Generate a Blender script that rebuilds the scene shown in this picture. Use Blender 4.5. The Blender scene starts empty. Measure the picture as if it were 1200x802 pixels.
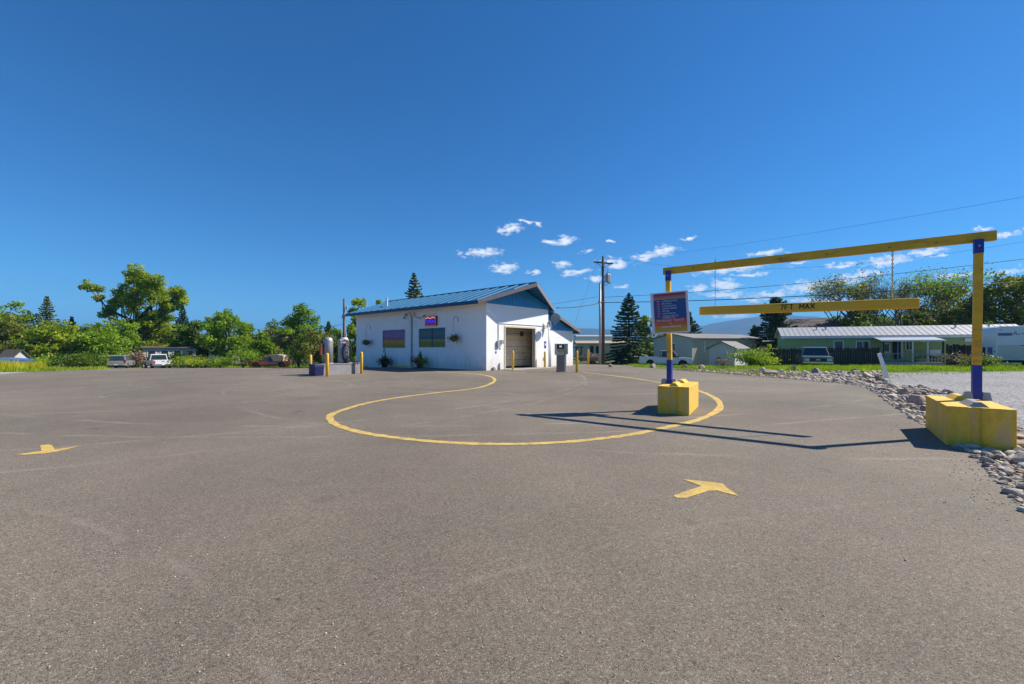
import bpy, bmesh, math, random
import numpy as np
from mathutils import Vector, Matrix, noise

R = math.radians
SC = bpy.context.scene
COL = SC.collection
rnd = random.Random(7)

# ---------------------------------------------------------------- camera
cd = bpy.data.cameras.new('camera'); cam = bpy.data.objects.new('camera', cd); COL.objects.link(cam)
EYE = 1.445
cam.location = (0, 0, EYE); cam.rotation_euler = (R(90), 0, 0)
cd.lens = 15.0; cd.sensor_width = 36.0; cd.shift_y = 0.005
cd.clip_start = 0.05; cd.clip_end = 30000
SC.camera = cam
SC.view_settings.view_transform = 'Standard'; SC.view_settings.look = 'None'
SC.view_settings.gamma = 1.0; SC.view_settings.exposure = 0.78
SC.view_settings.use_curve_mapping = False
SC.cycles.max_bounces = 6; SC.cycles.transparent_max_bounces = 12
SC.cycles.volume_bounces = 0

# ---------------------------------------------------------------- sun and sky
SUN_EL = 42.5
SX, SY = 0.970, 0.242
hl = math.hypot(SX, SY); SX /= hl; SY /= hl
sd = bpy.data.lights.new('sun', 'SUN'); sd.energy = 4.5; sd.angle = R(0.53); sd.color = (1.0, 0.93, 0.80)
sun = bpy.data.objects.new('sun', sd); COL.objects.link(sun)
L = Vector((-SX*math.cos(R(SUN_EL)), -SY*math.cos(R(SUN_EL)), -math.sin(R(SUN_EL))))
sun.rotation_euler = L.to_track_quat('-Z', 'Y').to_euler()
sun.location = (30, 10, 40)

W = bpy.data.worlds.new('World'); SC.world = W; W.use_nodes = True
wn = W.node_tree; wn.nodes.clear()
def N(t, kind, **kw):
    n = t.nodes.new(kind)
    for k, v in kw.items(): setattr(n, k, v)
    return n
def LK(t, a, b): t.links.new(a, b)
sky = N(wn, 'ShaderNodeTexSky', sky_type='NISHITA', sun_disc=False)
sky.sun_elevation = R(SUN_EL); sky.sun_rotation = math.atan2(SX, SY)
sky.altitude = 1200; sky.air_density = 1.0; sky.dust_density = 0.25; sky.ozone_density = 2.6
hs = N(wn, 'ShaderNodeHueSaturation'); hs.inputs['Saturation'].default_value = 1.22; hs.inputs['Value'].default_value = 0.95
LK(wn, sky.outputs[0], hs.inputs['Color'])
tint = N(wn, 'ShaderNodeMix', data_type='RGBA', blend_type='MULTIPLY'); tint.inputs['Factor'].default_value = 1
LK(wn, hs.outputs[0], tint.inputs['A']); tint.inputs['B'].default_value = (.25, .52, .68, 1)
# small fair-weather clouds, low in the sky over the mountains (direction space)
geo = N(wn, 'ShaderNodeNewGeometry')
sep = N(wn, 'ShaderNodeSeparateXYZ'); tc = N(wn, 'ShaderNodeTexCoord')
LK(wn, tc.outputs['Generated'], sep.inputs[0])
def M2(t, op, a, b=None, c=None, clamp=False):
    n = N(t, 'ShaderNodeMath', operation=op); n.use_clamp = clamp
    for i, v in enumerate((a, b, c)):
        if v is None: continue
        if hasattr(v, 'links'): LK(t, v, n.inputs[i])
        else: n.inputs[i].default_value = v
    return n.outputs[0]
ymax = M2(wn, 'MAXIMUM', sep.outputs[1], 0.02)
px_ = M2(wn, 'DIVIDE', sep.outputs[0], ymax); pz_ = M2(wn, 'DIVIDE', sep.outputs[2], ymax)
cmb = N(wn, 'ShaderNodeCombineXYZ'); LK(wn, px_, cmb.inputs[0]); LK(wn, pz_, cmb.inputs[1])
nz = N(wn, 'ShaderNodeTexNoise'); nz.inputs['Scale'].default_value = 30; nz.inputs['Detail'].default_value = 8
mpn = N(wn, 'ShaderNodeMapping'); mpn.inputs['Scale'].default_value = (1, 2.0, 1)
LK(wn, cmb.outputs[0], mpn.inputs[0]); LK(wn, mpn.outputs[0], nz.inputs['Vector'])
vs = N(wn, 'ShaderNodeVectorMath', operation='SUBTRACT'); LK(wn, nz.outputs['Color'], vs.inputs[0]); vs.inputs[1].default_value = (.5, .5, .5)
vm = N(wn, 'ShaderNodeVectorMath', operation='MULTIPLY_ADD'); LK(wn, vs.outputs[0], vm.inputs[0]); vm.inputs[1].default_value = (.052, .030, 0); LK(wn, cmb.outputs[0], vm.inputs[2])
CL = [(598,268,30,11,0),(566,297,42,10,3),(591,313,30,11,0),(625,320,16,6,0),(615,259,16,5,0),(631,261,8,4,0),(660,282,36,9,12),(645,285,14,6,0),
 (658,310,18,10,0),(677,319,38,7,10),(688,295,18,5,10),(722,309,24,13,0),(700,327,18,7,8),(757,301,34,10,14),(778,294,38,11,8),(728,335,18,6,0),
 (717,283,9,5,0),(809,279,18,4,8),(862,313,90,11,8),(898,297,46,6,6),(818,337,24,9,0),(850,334,34,12,0),(850,346,50,8,0),(905,345,60,7,2),(885,352,40,5,0),
 (950,336,60,12,4),(985,331,50,10,4),(1010,322,60,8,6),(985,311,46,7,8),(1040,306,60,10,8),(1085,296,46,8,10),(1075,287,40,4,8),(1178,275,40,7,12),
 (1100,300,20,4,8),(1150,268,26,4,8),(1240,262,80,8,8),(1290,300,90,14,5),(860,371,46,6,0),(900,363,60,5,2),(960,352,70,6,2),(1180,318,60,6,8),(1120,322,60,5,6),(935,310,26,4,8),(880,322,40,5,5)]
acc = None
for (cx, cy, w, h, tilt) in CL:
    m = N(wn, 'ShaderNodeMapping', vector_type='TEXTURE')
    m.inputs['Location'].default_value = ((cx-600)/500, (407-cy)/500, 0)
    m.inputs['Rotation'].default_value = (0, 0, R(tilt))
    m.inputs['Scale'].default_value = (w/1000*1.0, h/1000*1.05, 1)
    LK(wn, vm.outputs[0], m.inputs[0])
    ln = N(wn, 'ShaderNodeVectorMath', operation='LENGTH'); LK(wn, m.outputs[0], ln.inputs[0])
    v = ln.outputs['Value']
    acc = v if acc is None else M2(wn, 'MINIMUM', acc, v)
nz2 = N(wn, 'ShaderNodeTexNoise'); nz2.inputs['Scale'].default_value = 60; nz2.inputs['Detail'].default_value = 9; nz2.inputs['Roughness'].default_value = .65
LK(wn, mpn.outputs[0], nz2.inputs['Vector'])
d1 = M2(wn, 'SUBTRACT', 1.28, acc)
d2 = M2(wn, 'MULTIPLY_ADD', nz2.outputs[0], 3.0, -1.6)
d3 = M2(wn, 'ADD', d1, d2)
d4 = M2(wn, 'MULTIPLY', d3, 1.1, clamp=True)
front = M2(wn, 'GREATER_THAN', sep.outputs[1], 0.05)
d5 = M2(wn, 'MULTIPLY', M2(wn, 'MULTIPLY', d4, front), 0.93)
mxc = N(wn, 'ShaderNodeMix', data_type='RGBA')
LK(wn, d5, mxc.inputs['Factor']); LK(wn, tint.outputs['Result'], mxc.inputs['A']); mxc.inputs['B'].default_value = (5.3, 5.5, 5.8, 1)
bg = N(wn, 'ShaderNodeBackground'); bg.inputs['Strength'].default_value = 0.12
LK(wn, mxc.outputs['Result'], bg.inputs['Color'])
wo = N(wn, 'ShaderNodeOutputWorld'); LK(wn, bg.outputs[0], wo.inputs['Surface'])

# ---------------------------------------------------------------- helpers
def lerp(a, b, t): return a + (b-a)*t
def interp(x, tab):
    if x <= tab[0][0]: return tab[0][1]
    for (x0, v0), (x1, v1) in zip(tab, tab[1:]):
        if x <= x1:
            t = (x-x0)/(x1-x0); t = t*t*(3-2*t); return lerp(v0, v1, t)
    return tab[-1][1]
Y0T = [(-30, 20), (-13, 26), (0, 33), (6, 33), (14, 26)]
YCT = [(-20, 56), (10, 50)]
def ramp(u): return 0.0 if u <= 0 else (u*u/12 if u < 6 else u-3)
def zt(x, y): return -0.04*(ramp(y-interp(x, Y0T)) - ramp(y-interp(x, YCT)))
def at(px, py):
    """ground point seen at a photograph pixel"""
    r = (px-600)/500; s = (407-py)/500
    lo, hi = 1.0, 400.0
    y = 1.0
    while y < 400:
        if EYE + s*y < zt(r*y, y): break
        y *= 1.01
    lo, hi = y/1.01, y
    for _ in range(30):
        m = (lo+hi)/2
        if EYE + s*m < zt(r*m, m): hi = m
        else: lo = m
    return Vector((r*hi, hi, zt(r*hi, hi)))
def gp(px, Y):
    x = (px-600)/500*Y; return Vector((x, Y, zt(x, Y)))

def tag(o, label=None, cat=None, group=None, kind=None):
    if label: o['label'] = label
    if cat: o['category'] = cat
    if group: o['group'] = group
    if kind: o['kind'] = kind
    return o
def empty(name, loc=(0,0,0), rz=0, label=None, cat=None, group=None, parent=None):
    o = bpy.data.objects.new(name, None); COL.objects.link(o); o.empty_display_size = .2
    o.location = loc; o.rotation_euler = (0, 0, rz); o.parent = parent
    return tag(o, label, cat, group)

class MB:
    def __init__(s): s.v = []; s.f = []
    def add(s, vs, fs):
        b = len(s.v); s.v += [tuple(p) for p in vs]; s.f += [tuple(i+b for i in f) for f in fs]; return s
    def box(s, x0, x1, y0, y1, z0, z1):
        return s.add([(x0,y0,z0),(x1,y0,z0),(x1,y1,z0),(x0,y1,z0),(x0,y0,z1),(x1,y0,z1),(x1,y1,z1),(x0,y1,z1)],
            [(0,3,2,1),(4,5,6,7),(0,1,5,4),(1,2,6,5),(2,3,7,6),(3,0,4,7)])
    def hexa(s, p): return s.add(p, [(0,3,2,1),(4,5,6,7),(0,1,5,4),(1,2,6,5),(2,3,7,6),(3,0,4,7)])
    def beam(s, a, b, w, h, up=(0,0,1)):
        a, b, up = Vector(a), Vector(b), Vector(up); d = (b-a).normalized(); sx = d.cross(up).normalized()*(w/2); u = sx.cross(d).normalized()*(h/2)
        return s.hexa([a-sx-u, a+sx-u, b+sx-u, b-sx-u, a-sx+u, a+sx+u, b+sx+u, b-sx+u])
    def prism(s, poly, y0, y1, ax='y'):
        """poly (a,b) extruded along ax"""
        n = len(poly)
        def P(a, b, c): return {'y': (a, c, b), 'x': (c, a, b), 'z': (a, b, c)}[ax]
        vs = [P(a, b, y0) for a, b in poly] + [P(a, b, y1) for a, b in poly]
        fs = [tuple(range(n)), tuple(range(2*n-1, n-1, -1))] + [(i, i+n, (i+1) % n+n, (i+1) % n) for i in range(n)]
        return s.add(vs, fs)
    def tube(s, pts, rad, n=8, cap=True):
        pts = [Vector(p) for p in pts]
        if not hasattr(rad, '__len__'): rad = [rad]*len(pts)
        vs = []; prev = None
        for i, p in enumerate(pts):
            d = (pts[min(i+1, len(pts)-1)]-pts[max(i-1, 0)])
            if d.length < 1e-9: d = Vector((0,0,1))
            d.normalize()
            if prev is None:
                a = Vector((0,0,1)) if abs(d.z) < .9 else Vector((1,0,0)); u = d.cross(a).normalized()
            else: u = (prev - d*prev.dot(d)).normalized()
            prev = u; w = d.cross(u)
            for k in range(n):
                t = 2*math.pi*k/n; vs.append(p+(u*math.cos(t)+w*math.sin(t))*rad[i])
        fs = []
        for i in range(len(pts)-1):
            for k in range(n):
                a = i*n+k; b = i*n+(k+1) % n; fs.append((a, b, b+n, a+n))
        if cap: fs.append(tuple(range(n-1, -1, -1))); m = (len(pts)-1)*n; fs.append(tuple(range(m, m+n)))
        return s.add(vs, fs)
    def lathe(s, prof, n=16, c=(0,0,0), axis='z'):
        vs = []
        for r_, h in prof:
            for k in range(n):
                t = 2*math.pi*k/n; a, b = r_*math.cos(t), r_*math.sin(t)
                vs.append((c[0]+a, c[1]+b, c[2]+h) if axis == 'z' else (c[0]+a, c[1]+h, c[2]+b))
        fs = []
        for i in range(len(prof)-1):
            for k in range(n):
                a = i*n+k; b = i*n+(k+1) % n; fs.append((a, b, b+n, a+n))
        fs.append(tuple(range(n-1, -1, -1))); m = (len(prof)-1)*n; fs.append(tuple(range(m, m+n)))
        return s.add(vs, fs)
    def quad(s, a, b, c, d): return s.add([a, b, c, d], [(0,1,2,3)])
    def mesh(s, name, mat, smooth=False):
        me = bpy.data.meshes.new(name); me.from_pydata(s.v, [], s.f)
        bm = bmesh.new(); bm.from_mesh(me); bmesh.ops.recalc_face_normals(bm, faces=bm.faces); bm.to_mesh(me); bm.free()
        if mat: me.materials.append(mat)
        if smooth: me.shade_smooth()
        return me
    def build(s, name, mat, parent=None, loc=(0,0,0), rz=0, smooth=False, bevel=0, seg=2, label=None, cat=None, group=None, kind=None):
        o = bpy.data.objects.new(name, s.mesh(name, mat, smooth)); COL.objects.link(o)
        o.parent = parent; o.location = loc; o.rotation_euler = (0, 0, rz)
        if bevel:
            b = o.modifiers.new('bevel', 'BEVEL'); b.width = bevel; b.segments = seg; b.limit_method = 'ANGLE'; b.angle_limit = R(35)
        return tag(o, label, cat, group, kind)
def raw(name, verts, faces, mat, parent=None, smooth=False, **kw):
    """numpy arrays, all faces with the same number of corners"""
    verts = np.asarray(verts, dtype=np.float32); faces = np.asarray(faces, dtype=np.int32)
    me = bpy.data.meshes.new(name); k = faces.shape[1]
    me.vertices.add(len(verts)); me.vertices.foreach_set('co', verts.ravel())
    me.loops.add(faces.size); me.loops.foreach_set('vertex_index', faces.ravel())
    me.polygons.add(len(faces)); me.polygons.foreach_set('loop_start', np.arange(0, faces.size, k, dtype=np.int32))
    me.update(calc_edges=True); me.materials.append(mat)
    if smooth: me.shade_smooth()
    o = bpy.data.objects.new(name, me); COL.objects.link(o); o.parent = parent
    return tag(o, **kw)
def text(name, body, size, mat, parent, loc, rot, extrude=.002, align='CENTER', sx=1.0, off=0):
    c = bpy.data.curves.new(name, 'FONT'); c.body = body; c.size = size; c.extrude = extrude; c.align_x = align; c.align_y = 'CENTER'; c.resolution_u = 2; c.offset = off; c.space_character = 1.12 if off else 1
    t = bpy.data.objects.new('tmp', c); COL.objects.link(t)
    dg = bpy.context.evaluated_depsgraph_get(); me = bpy.data.meshes.new_from_object(t.evaluated_get(dg))
    bpy.data.objects.remove(t); bpy.data.curves.remove(c)
    me.materials.clear(); me.materials.append(mat); me.name = name
    o = bpy.data.objects.new(name, me); COL.objects.link(o); o.parent = parent; o.location = loc; o.rotation_euler = rot; o.scale = (sx, 1, 1)
    return o
def copy_tree(o, parent=None):
    c = o.copy(); COL.objects.link(c); c.parent = parent
    for ch in o.children: copy_tree(ch, c)
    return c

# ---------------------------------------------------------------- materials
def mat(name, col, rough=.6, metal=0.0, var=.12, scale=4.0, bump=0.0, bscale=40.0, dirt=None, dscale=1.5, damt=.4, spec=.5, stretch=(1,1,1), coat=0):
    m = bpy.data.materials.new(name); m.use_nodes = True; t = m.node_tree; b = t.nodes['Principled BSDF']
    b.inputs['Roughness'].default_value = rough; b.inputs['Metallic'].default_value = metal
    b.inputs['Specular IOR Level'].default_value = spec; b.inputs['Coat Weight'].default_value = coat
    tc = N(t, 'ShaderNodeTexCoord'); mp = N(t, 'ShaderNodeMapping'); mp.inputs['Scale'].default_value = stretch
    LK(t, tc.outputs['Object'], mp.inputs[0])
    n = N(t, 'ShaderNodeTexNoise'); n.inputs['Scale'].default_value = scale; n.inputs['Detail'].default_value = 5; n.inputs['Roughness'].default_value = .65
    LK(t, mp.outputs[0], n.inputs['Vector'])
    cr = N(t, 'ShaderNodeValToRGB'); e = cr.color_ramp.elements
    e[0].position = .3; e[1].position = .7
    e[0].color = tuple(max(0, c*(1-var)) for c in col) + (1,); e[1].color = tuple(min(1, c*(1+var)) for c in col) + (1,)
    LK(t, n.outputs[0], cr.inputs[0]); out = cr.outputs[0]
    if dirt:
        n2 = N(t, 'ShaderNodeTexNoise'); n2.inputs['Scale'].default_value = dscale; n2.inputs['Detail'].default_value = 7; n2.inputs['Roughness'].default_value = .7
        LK(t, mp.outputs[0], n2.inputs['Vector'])
        r2 = N(t, 'ShaderNodeValToRGB'); r2.color_ramp.elements[0].position = .52; r2.color_ramp.elements[1].position = .68
        r2.color_ramp.elements[1].color = (damt,)*3+(1,); LK(t, n2.outputs[0], r2.inputs[0])
        mx = N(t, 'ShaderNodeMix', data_type='RGBA'); LK(t, r2.outputs[0], mx.inputs['Factor']); LK(t, out, mx.inputs['A']); mx.inputs['B'].default_value = tuple(dirt)+(1,)
        out = mx.outputs['Result']
    LK(t, out, b.inputs['Base Color'])
    if bump:
        n3 = N(t, 'ShaderNodeTexNoise'); n3.inputs['Scale'].default_value = bscale; n3.inputs['Detail'].default_value = 4
        LK(t, mp.outputs[0], n3.inputs['Vector'])
        bp = N(t, 'ShaderNodeBump'); bp.inputs['Strength'].default_value = bump; bp.inputs['Distance'].default_value = .02
        LK(t, n3.outputs[0], bp.inputs['Height']); LK(t, bp.outputs[0], b.inputs['Normal'])
    return m
def leafmat(name, c1, c2, trans=.35):
    m = bpy.data.materials.new(name); m.use_nodes = True; t = m.node_tree; b = t.nodes['Principled BSDF']
    g = N(t, 'ShaderNodeNewGeometry'); cr = N(t, 'ShaderNodeValToRGB')
    cr.color_ramp.elements[0].color = tuple(c1)+(1,); cr.color_ramp.elements[1].color = tuple(c2)+(1,)
    tc = N(t, 'ShaderNodeTexCoord'); n = N(t, 'ShaderNodeTexNoise'); n.inputs['Scale'].default_value = .55; n.inputs['Detail'].default_value = 3
    LK(t, tc.outputs['Object'], n.inputs['Vector'])
    a = M2(t, 'MULTIPLY_ADD', g.outputs['Random Per Island'], .5, -.25); s = M2(t, 'ADD', a, M2(t, 'MULTIPLY_ADD', n.outputs[0], 2.2, -.6), clamp=True)
    LK(t, s, cr.inputs[0]); LK(t, cr.outputs[0], b.inputs['Base Color']); b.inputs['Roughness'].default_value = .55; b.inputs['Specular IOR Level'].default_value = .25
    tr = N(t, 'ShaderNodeBsdfTranslucent'); mg = N(t, 'ShaderNodeMix', data_type='RGBA', blend_type='MULTIPLY'); mg.inputs['Factor'].default_value = 1
    LK(t, cr.outputs[0], mg.inputs['A']); mg.inputs['B'].default_value = (1.5, 1.7, .7, 1); LK(t, mg.outputs['Result'], tr.inputs['Color'])
    mx = N(t, 'ShaderNodeMixShader'); mx.inputs[0].default_value = trans; LK(t, b.outputs[0], mx.inputs[1]); LK(t, tr.outputs[0], mx.inputs[2])
    LK(t, mx.outputs[0], t.nodes['Material Output'].inputs['Surface'])
    return m
def glass(name, col=(.02,.03,.035), rough=.06):
    return mat(name, col, rough, var=.2, scale=2, spec=.8)

def wall_mat():
    m = mat('white_block_wall', (.87,.87,.87), .8, var=.03, scale=1.2, bump=.12, bscale=16, dirt=(.72,.69,.64), dscale=.45, damt=.5); t = m.node_tree; b = t.nodes['Principled BSDF']
    src = b.inputs['Base Color'].links[0].from_socket; tc = N(t, 'ShaderNodeTexCoord'); sp = N(t, 'ShaderNodeSeparateXYZ'); LK(t, tc.outputs['Object'], sp.inputs[0])
    mp = N(t, 'ShaderNodeMapping'); mp.inputs['Scale'].default_value = (3, 3, .5); LK(t, tc.outputs['Object'], mp.inputs[0])
    n = N(t, 'ShaderNodeTexNoise'); n.inputs['Scale'].default_value = 1.1; n.inputs['Detail'].default_value = 6; LK(t, mp.outputs[0], n.inputs['Vector'])
    # mud splashed up from the ground, runs of dirt under the eave
    g = M2(t, 'SUBTRACT', M2(t, 'MULTIPLY', n.outputs[0], 1.9), M2(t, 'MULTIPLY', sp.outputs[2], 1.05)); k = M2(t, 'MULTIPLY', g, .42, clamp=True)
    mx = N(t, 'ShaderNodeMix', data_type='RGBA'); LK(t, k, mx.inputs['Factor']); LK(t, src, mx.inputs['A']); mx.inputs['B'].default_value = (.52,.41,.27,1); LK(t, mx.outputs['Result'], b.inputs['Base Color'])
    return m
def m_paint_block():
    m = mat('yellow_block_paint', (.84, .50, .05), .75, var=.16, scale=6, bump=.7, bscale=45, dirt=(.40,.37,.31), dscale=3.0, damt=.75, stretch=(1.6,1.6,.7))
    return m
M = dict(
 yellow=mat('yellow_paint', (.68,.375,.012), .55, var=.14, scale=5, bump=.2, bscale=25, dirt=(.28,.14,.03), dscale=4, damt=.6, stretch=(.5,2,2)),
 bar_yellow=mat('bar_yellow_paint', (.76,.42,.012), .42, var=.06, scale=3, dirt=(.35,.24,.03), dscale=3, damt=.35),
 bollard=mat('bollard_yellow', (.78,.45,.03), .5, var=.12, scale=9, dirt=(.35,.25,.08), dscale=6, damt=.5),
 block=m_paint_block(),
 blue_paint=mat('blue_paint', (.008,.03,.30), .5, var=.25, scale=9, bump=.1),
 line=mat('road_paint', (.62,.42,.11), .85, var=.22, scale=5, bump=.6, bscale=140, dirt=(.19,.155,.115), dscale=9, damt=.9),
 white_wall=wall_mat(),
 trim=mat('cream_trim', (.62,.55,.42), .7, var=.1, scale=3),
 soffit=mat('soffit_board', (.62,.56,.38), .7, var=.06, scale=3),
 rake=mat('rake_board', (.25,.18,.165), .6, var=.15, scale=4, bump=.1),
 blue_fascia=mat('blue_fascia', (.012,.03,.12), .4, var=.1),
 roof=mat('blue_metal_roof', (.015,.115,.25), .42, metal=.1, var=.12, scale=1.0, stretch=(.10,1.2,1), dirt=(.03,.16,.30), dscale=.5, damt=.4, spec=.35),
 seam=mat('seam_painted_highlight', (.10,.27,.42), .34, metal=.2, var=.15),  # seams coloured paler than the panels, imitating bright sunlit highlight stripes
 siding=mat('blue_siding', (.03,.26,.52), .4, metal=.1, var=.1, scale=2),
 bay=mat('bay_panel', (.80,.63,.41), .7, var=.08, scale=2, dirt=(.16,.11,.07), dscale=1.2, damt=.5),
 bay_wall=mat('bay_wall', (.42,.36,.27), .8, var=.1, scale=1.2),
 dark=mat('dark_rubber', (.018,.018,.018), .65, var=.2),
 tyre=mat('tyre_rubber', (.02,.02,.02), .8, var=.15, bump=.2),
 steel=mat('galvanised_steel', (.34,.34,.36), .5, metal=.5, var=.12, scale=8),
 grey_metal=mat('grey_enclosure', (.36,.37,.38), .5, metal=.2, var=.1),
 alu=mat('aluminium_white', (.70,.70,.74), .5, var=.06, scale=5),
 concrete=mat('concrete', (.34,.32,.29), .9, var=.15, scale=5, bump=.4, bscale=50, dirt=(.2,.18,.16), dscale=2),
 island=mat('painted_island', (.26,.25,.26), .85, var=.15, scale=4, bump=.3),
 wood_dark=mat('dark_stained_wood', (.045,.028,.022), .8, var=.35, scale=3, stretch=(8,8,.6), bump=.3),
 wood_brown=mat('weathered_brown_wood', (.15,.09,.06), .85, var=.35, scale=3, stretch=(8,8,.6), bump=.3),
 pole=mat('utility_pole_wood', (.11,.075,.05), .85, var=.3, scale=4, stretch=(6,6,.5), bump=.4),
 bark=mat('bark', (.10,.075,.055), .9, var=.35, scale=6, stretch=(2,2,.5), bump=.6, bscale=14),
 bark_grey=mat('grey_bark', (.20,.17,.15), .9, var=.25, scale=6, stretch=(2,2,.5), bump=.5, bscale=14),
 glass=glass('window_glass'), car_glass=glass('car_glass', (.03,.045,.05), .04),
 green_siding=mat('green_siding', (.34,.45,.19), .75, var=.08, scale=2),
 white_trim=mat('white_trim', (.78,.78,.76), .6, var=.04),
 white_metal=mat('white_metal_roof', (.40,.40,.41), .5, var=.08, scale=1),
 beige=mat('beige_siding', (.50,.44,.33), .8, var=.06, scale=2),
 beige2=mat('pale_grey_green_siding', (.48,.49,.42), .8, var=.05, scale=2),
 shed=mat('shed_white', (.58,.57,.58), .8, var=.06, scale=2),
 roof_grey=mat('grey_shingle', (.22,.21,.21), .9, var=.2, scale=6, bump=.3),
 roof_brown=mat('brown_shingle', (.11,.09,.08), .9, var=.2, scale=6, bump=.3),
 red=mat('faded_red_paint', (.24,.04,.03), .5, var=.15), rust=mat('rusty_red', (.22,.07,.035), .8, var=.3, scale=5),
 tan=mat('tan_paint', (.42,.33,.23), .7, var=.12), blue_tarp=mat('blue_tarp', (.03,.12,.38), .5, var=.15, bump=.3, bscale=6),
 navy=mat('navy_plastic', (.012,.015,.09), .45, var=.15), white_p=mat('white_plastic', (.75,.75,.74), .4, var=.05),
 camper=mat('camper_white', (.72,.73,.76), .35, var=.03), camper_low=mat('camper_beige', (.60,.57,.48), .4, var=.04),
 decal=mat('decal_blue', (.10,.16,.30), .5, var=.2, scale=7),
 silver=mat('silver_car_paint', (.36,.35,.36), .28, metal=.4, var=.05, coat=.5), white_car=mat('white_car_paint', (.68,.69,.72), .25, var=.04, coat=.5),
 tan_car=mat('faded_tan_car_paint', (.46,.36,.30), .45, var=.12, scale=2, dirt=(.3,.17,.11), dscale=2, damt=.6),
 grey_car=mat('pale_green_grey_car_paint', (.20,.235,.24), .3, metal=.3, var=.05, coat=.4),
 chrome=mat('chrome', (.6,.6,.62), .15, metal=1, var=.03), lamp_glass=mat('headlight_glass', (.6,.62,.62), .1, var=.1, spec=.8),
 tail=mat('tail_light', (.35,.01,.01), .2, var=.1), rubber=mat('black_trim', (.02,.02,.022), .5, var=.1),
 text_dark=mat('dark_brown_lettering', (.02,.008,.004), .7, var=.2), text_white=mat('white_lettering', (.8,.8,.8), .6, var=.02),
 text_blue=mat('blue_lettering', (.06,.05,.75), .4, var=.05), text_red=mat('red_print', (.55,.03,.04), .5, var=.1),
 stone=mat('river_stone', (.42,.35,.28), .8, var=.3, scale=3, bump=.4, bscale=25),
 stone_red=mat('reddish_stone', (.42,.29,.22), .8, var=.3, scale=3, bump=.4, bscale=25),
 stone_pale=mat('pale_stone', (.56,.48,.38), .8, var=.2, scale=3, bump=.4, bscale=25),
 stone_dark=mat('dark_stone', (.24,.20,.165), .8, var=.3, scale=3, bump=.4, bscale=25),
 leaf_y=leafmat('leaf_yellow_green', (.09,.17,.012), (.42,.46,.03)),
 leaf_g=leafmat('leaf_green', (.07,.15,.010), (.32,.44,.03)),
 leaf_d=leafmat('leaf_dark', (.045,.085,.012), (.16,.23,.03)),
 leaf_o=leafmat('leaf_olive', (.075,.095,.015), (.26,.27,.05)),
 needle=leafmat('needles', (.02,.05,.018), (.07,.13,.045), .12),
 needle_y=leafmat('needles_olive', (.05,.08,.015), (.26,.27,.05), .15),  # yellower olive needles for two of the conifers
 dead=leafmat('dead_twigs', (.18,.13,.09), (.40,.29,.20), .1),
 flower=leafmat('flower_purple', (.06,.02,.12), (.12,.05,.25), .2), flower_r=leafmat('flower_red', (.25,.05,.03), (.45,.12,.06), .2),
 flower_y=leafmat('flower_yellow', (.4,.3,.03), (.6,.5,.1), .2),
 grass=leafmat('grass_blades', (.12,.19,.01), (.36,.46,.03), .3), grass_y=leafmat('tall_yellow_grass', (.24,.25,.01), (.60,.54,.03), .3),
)
# ---------------------------------------------------------------- ground
def ground_mat(name, cols, scale, bump, extra=None):
    m = bpy.data.materials.new(name); m.use_nodes = True; t = m.node_tree; b = t.nodes['Principled BSDF']; b.inputs['Roughness'].default_value = .9; b.inputs['Specular IOR Level'].default_value = .3
    tc = N(t, 'ShaderNodeTexCoord'); P = tc.outputs['Object']
    n1 = N(t, 'ShaderNodeTexNoise'); n1.inputs['Scale'].default_value = scale; n1.inputs['Detail'].default_value = 8; n1.inputs['Roughness'].default_value = .7; LK(t, P, n1.inputs['Vector'])
    cr = N(t, 'ShaderNodeValToRGB'); e = cr.color_ramp.elements; e[0].position = .3; e[1].position = .7
    e[0].color = cols[0]+(1,); e[1].color = cols[-1]+(1,)
    for i, c in enumerate(cols[1:-1]): k = e.new(.3+.4*(i+1)/(len(cols)-1)); k.color = c+(1,)
    LK(t, n1.outputs[0], cr.inputs[0])
    n2 = N(t, 'ShaderNodeTexNoise'); n2.inputs['Scale'].default_value = scale*14; n2.inputs['Detail'].default_value = 4; LK(t, P, n2.inputs['Vector'])
    bp = N(t, 'ShaderNodeBump'); bp.inputs['Strength'].default_value = bump; bp.inputs['Distance'].default_value = .05; LK(t, n2.outputs[0], bp.inputs['Height']); LK(t, bp.outputs[0], b.inputs['Normal'])
    LK(t, cr.outputs[0], b.inputs['Base Color'])
    return m
MG = ground_mat('meadow_ground', [(.05,.07,.015), (.10,.13,.025), (.17,.16,.05)], .5, .8)
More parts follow.
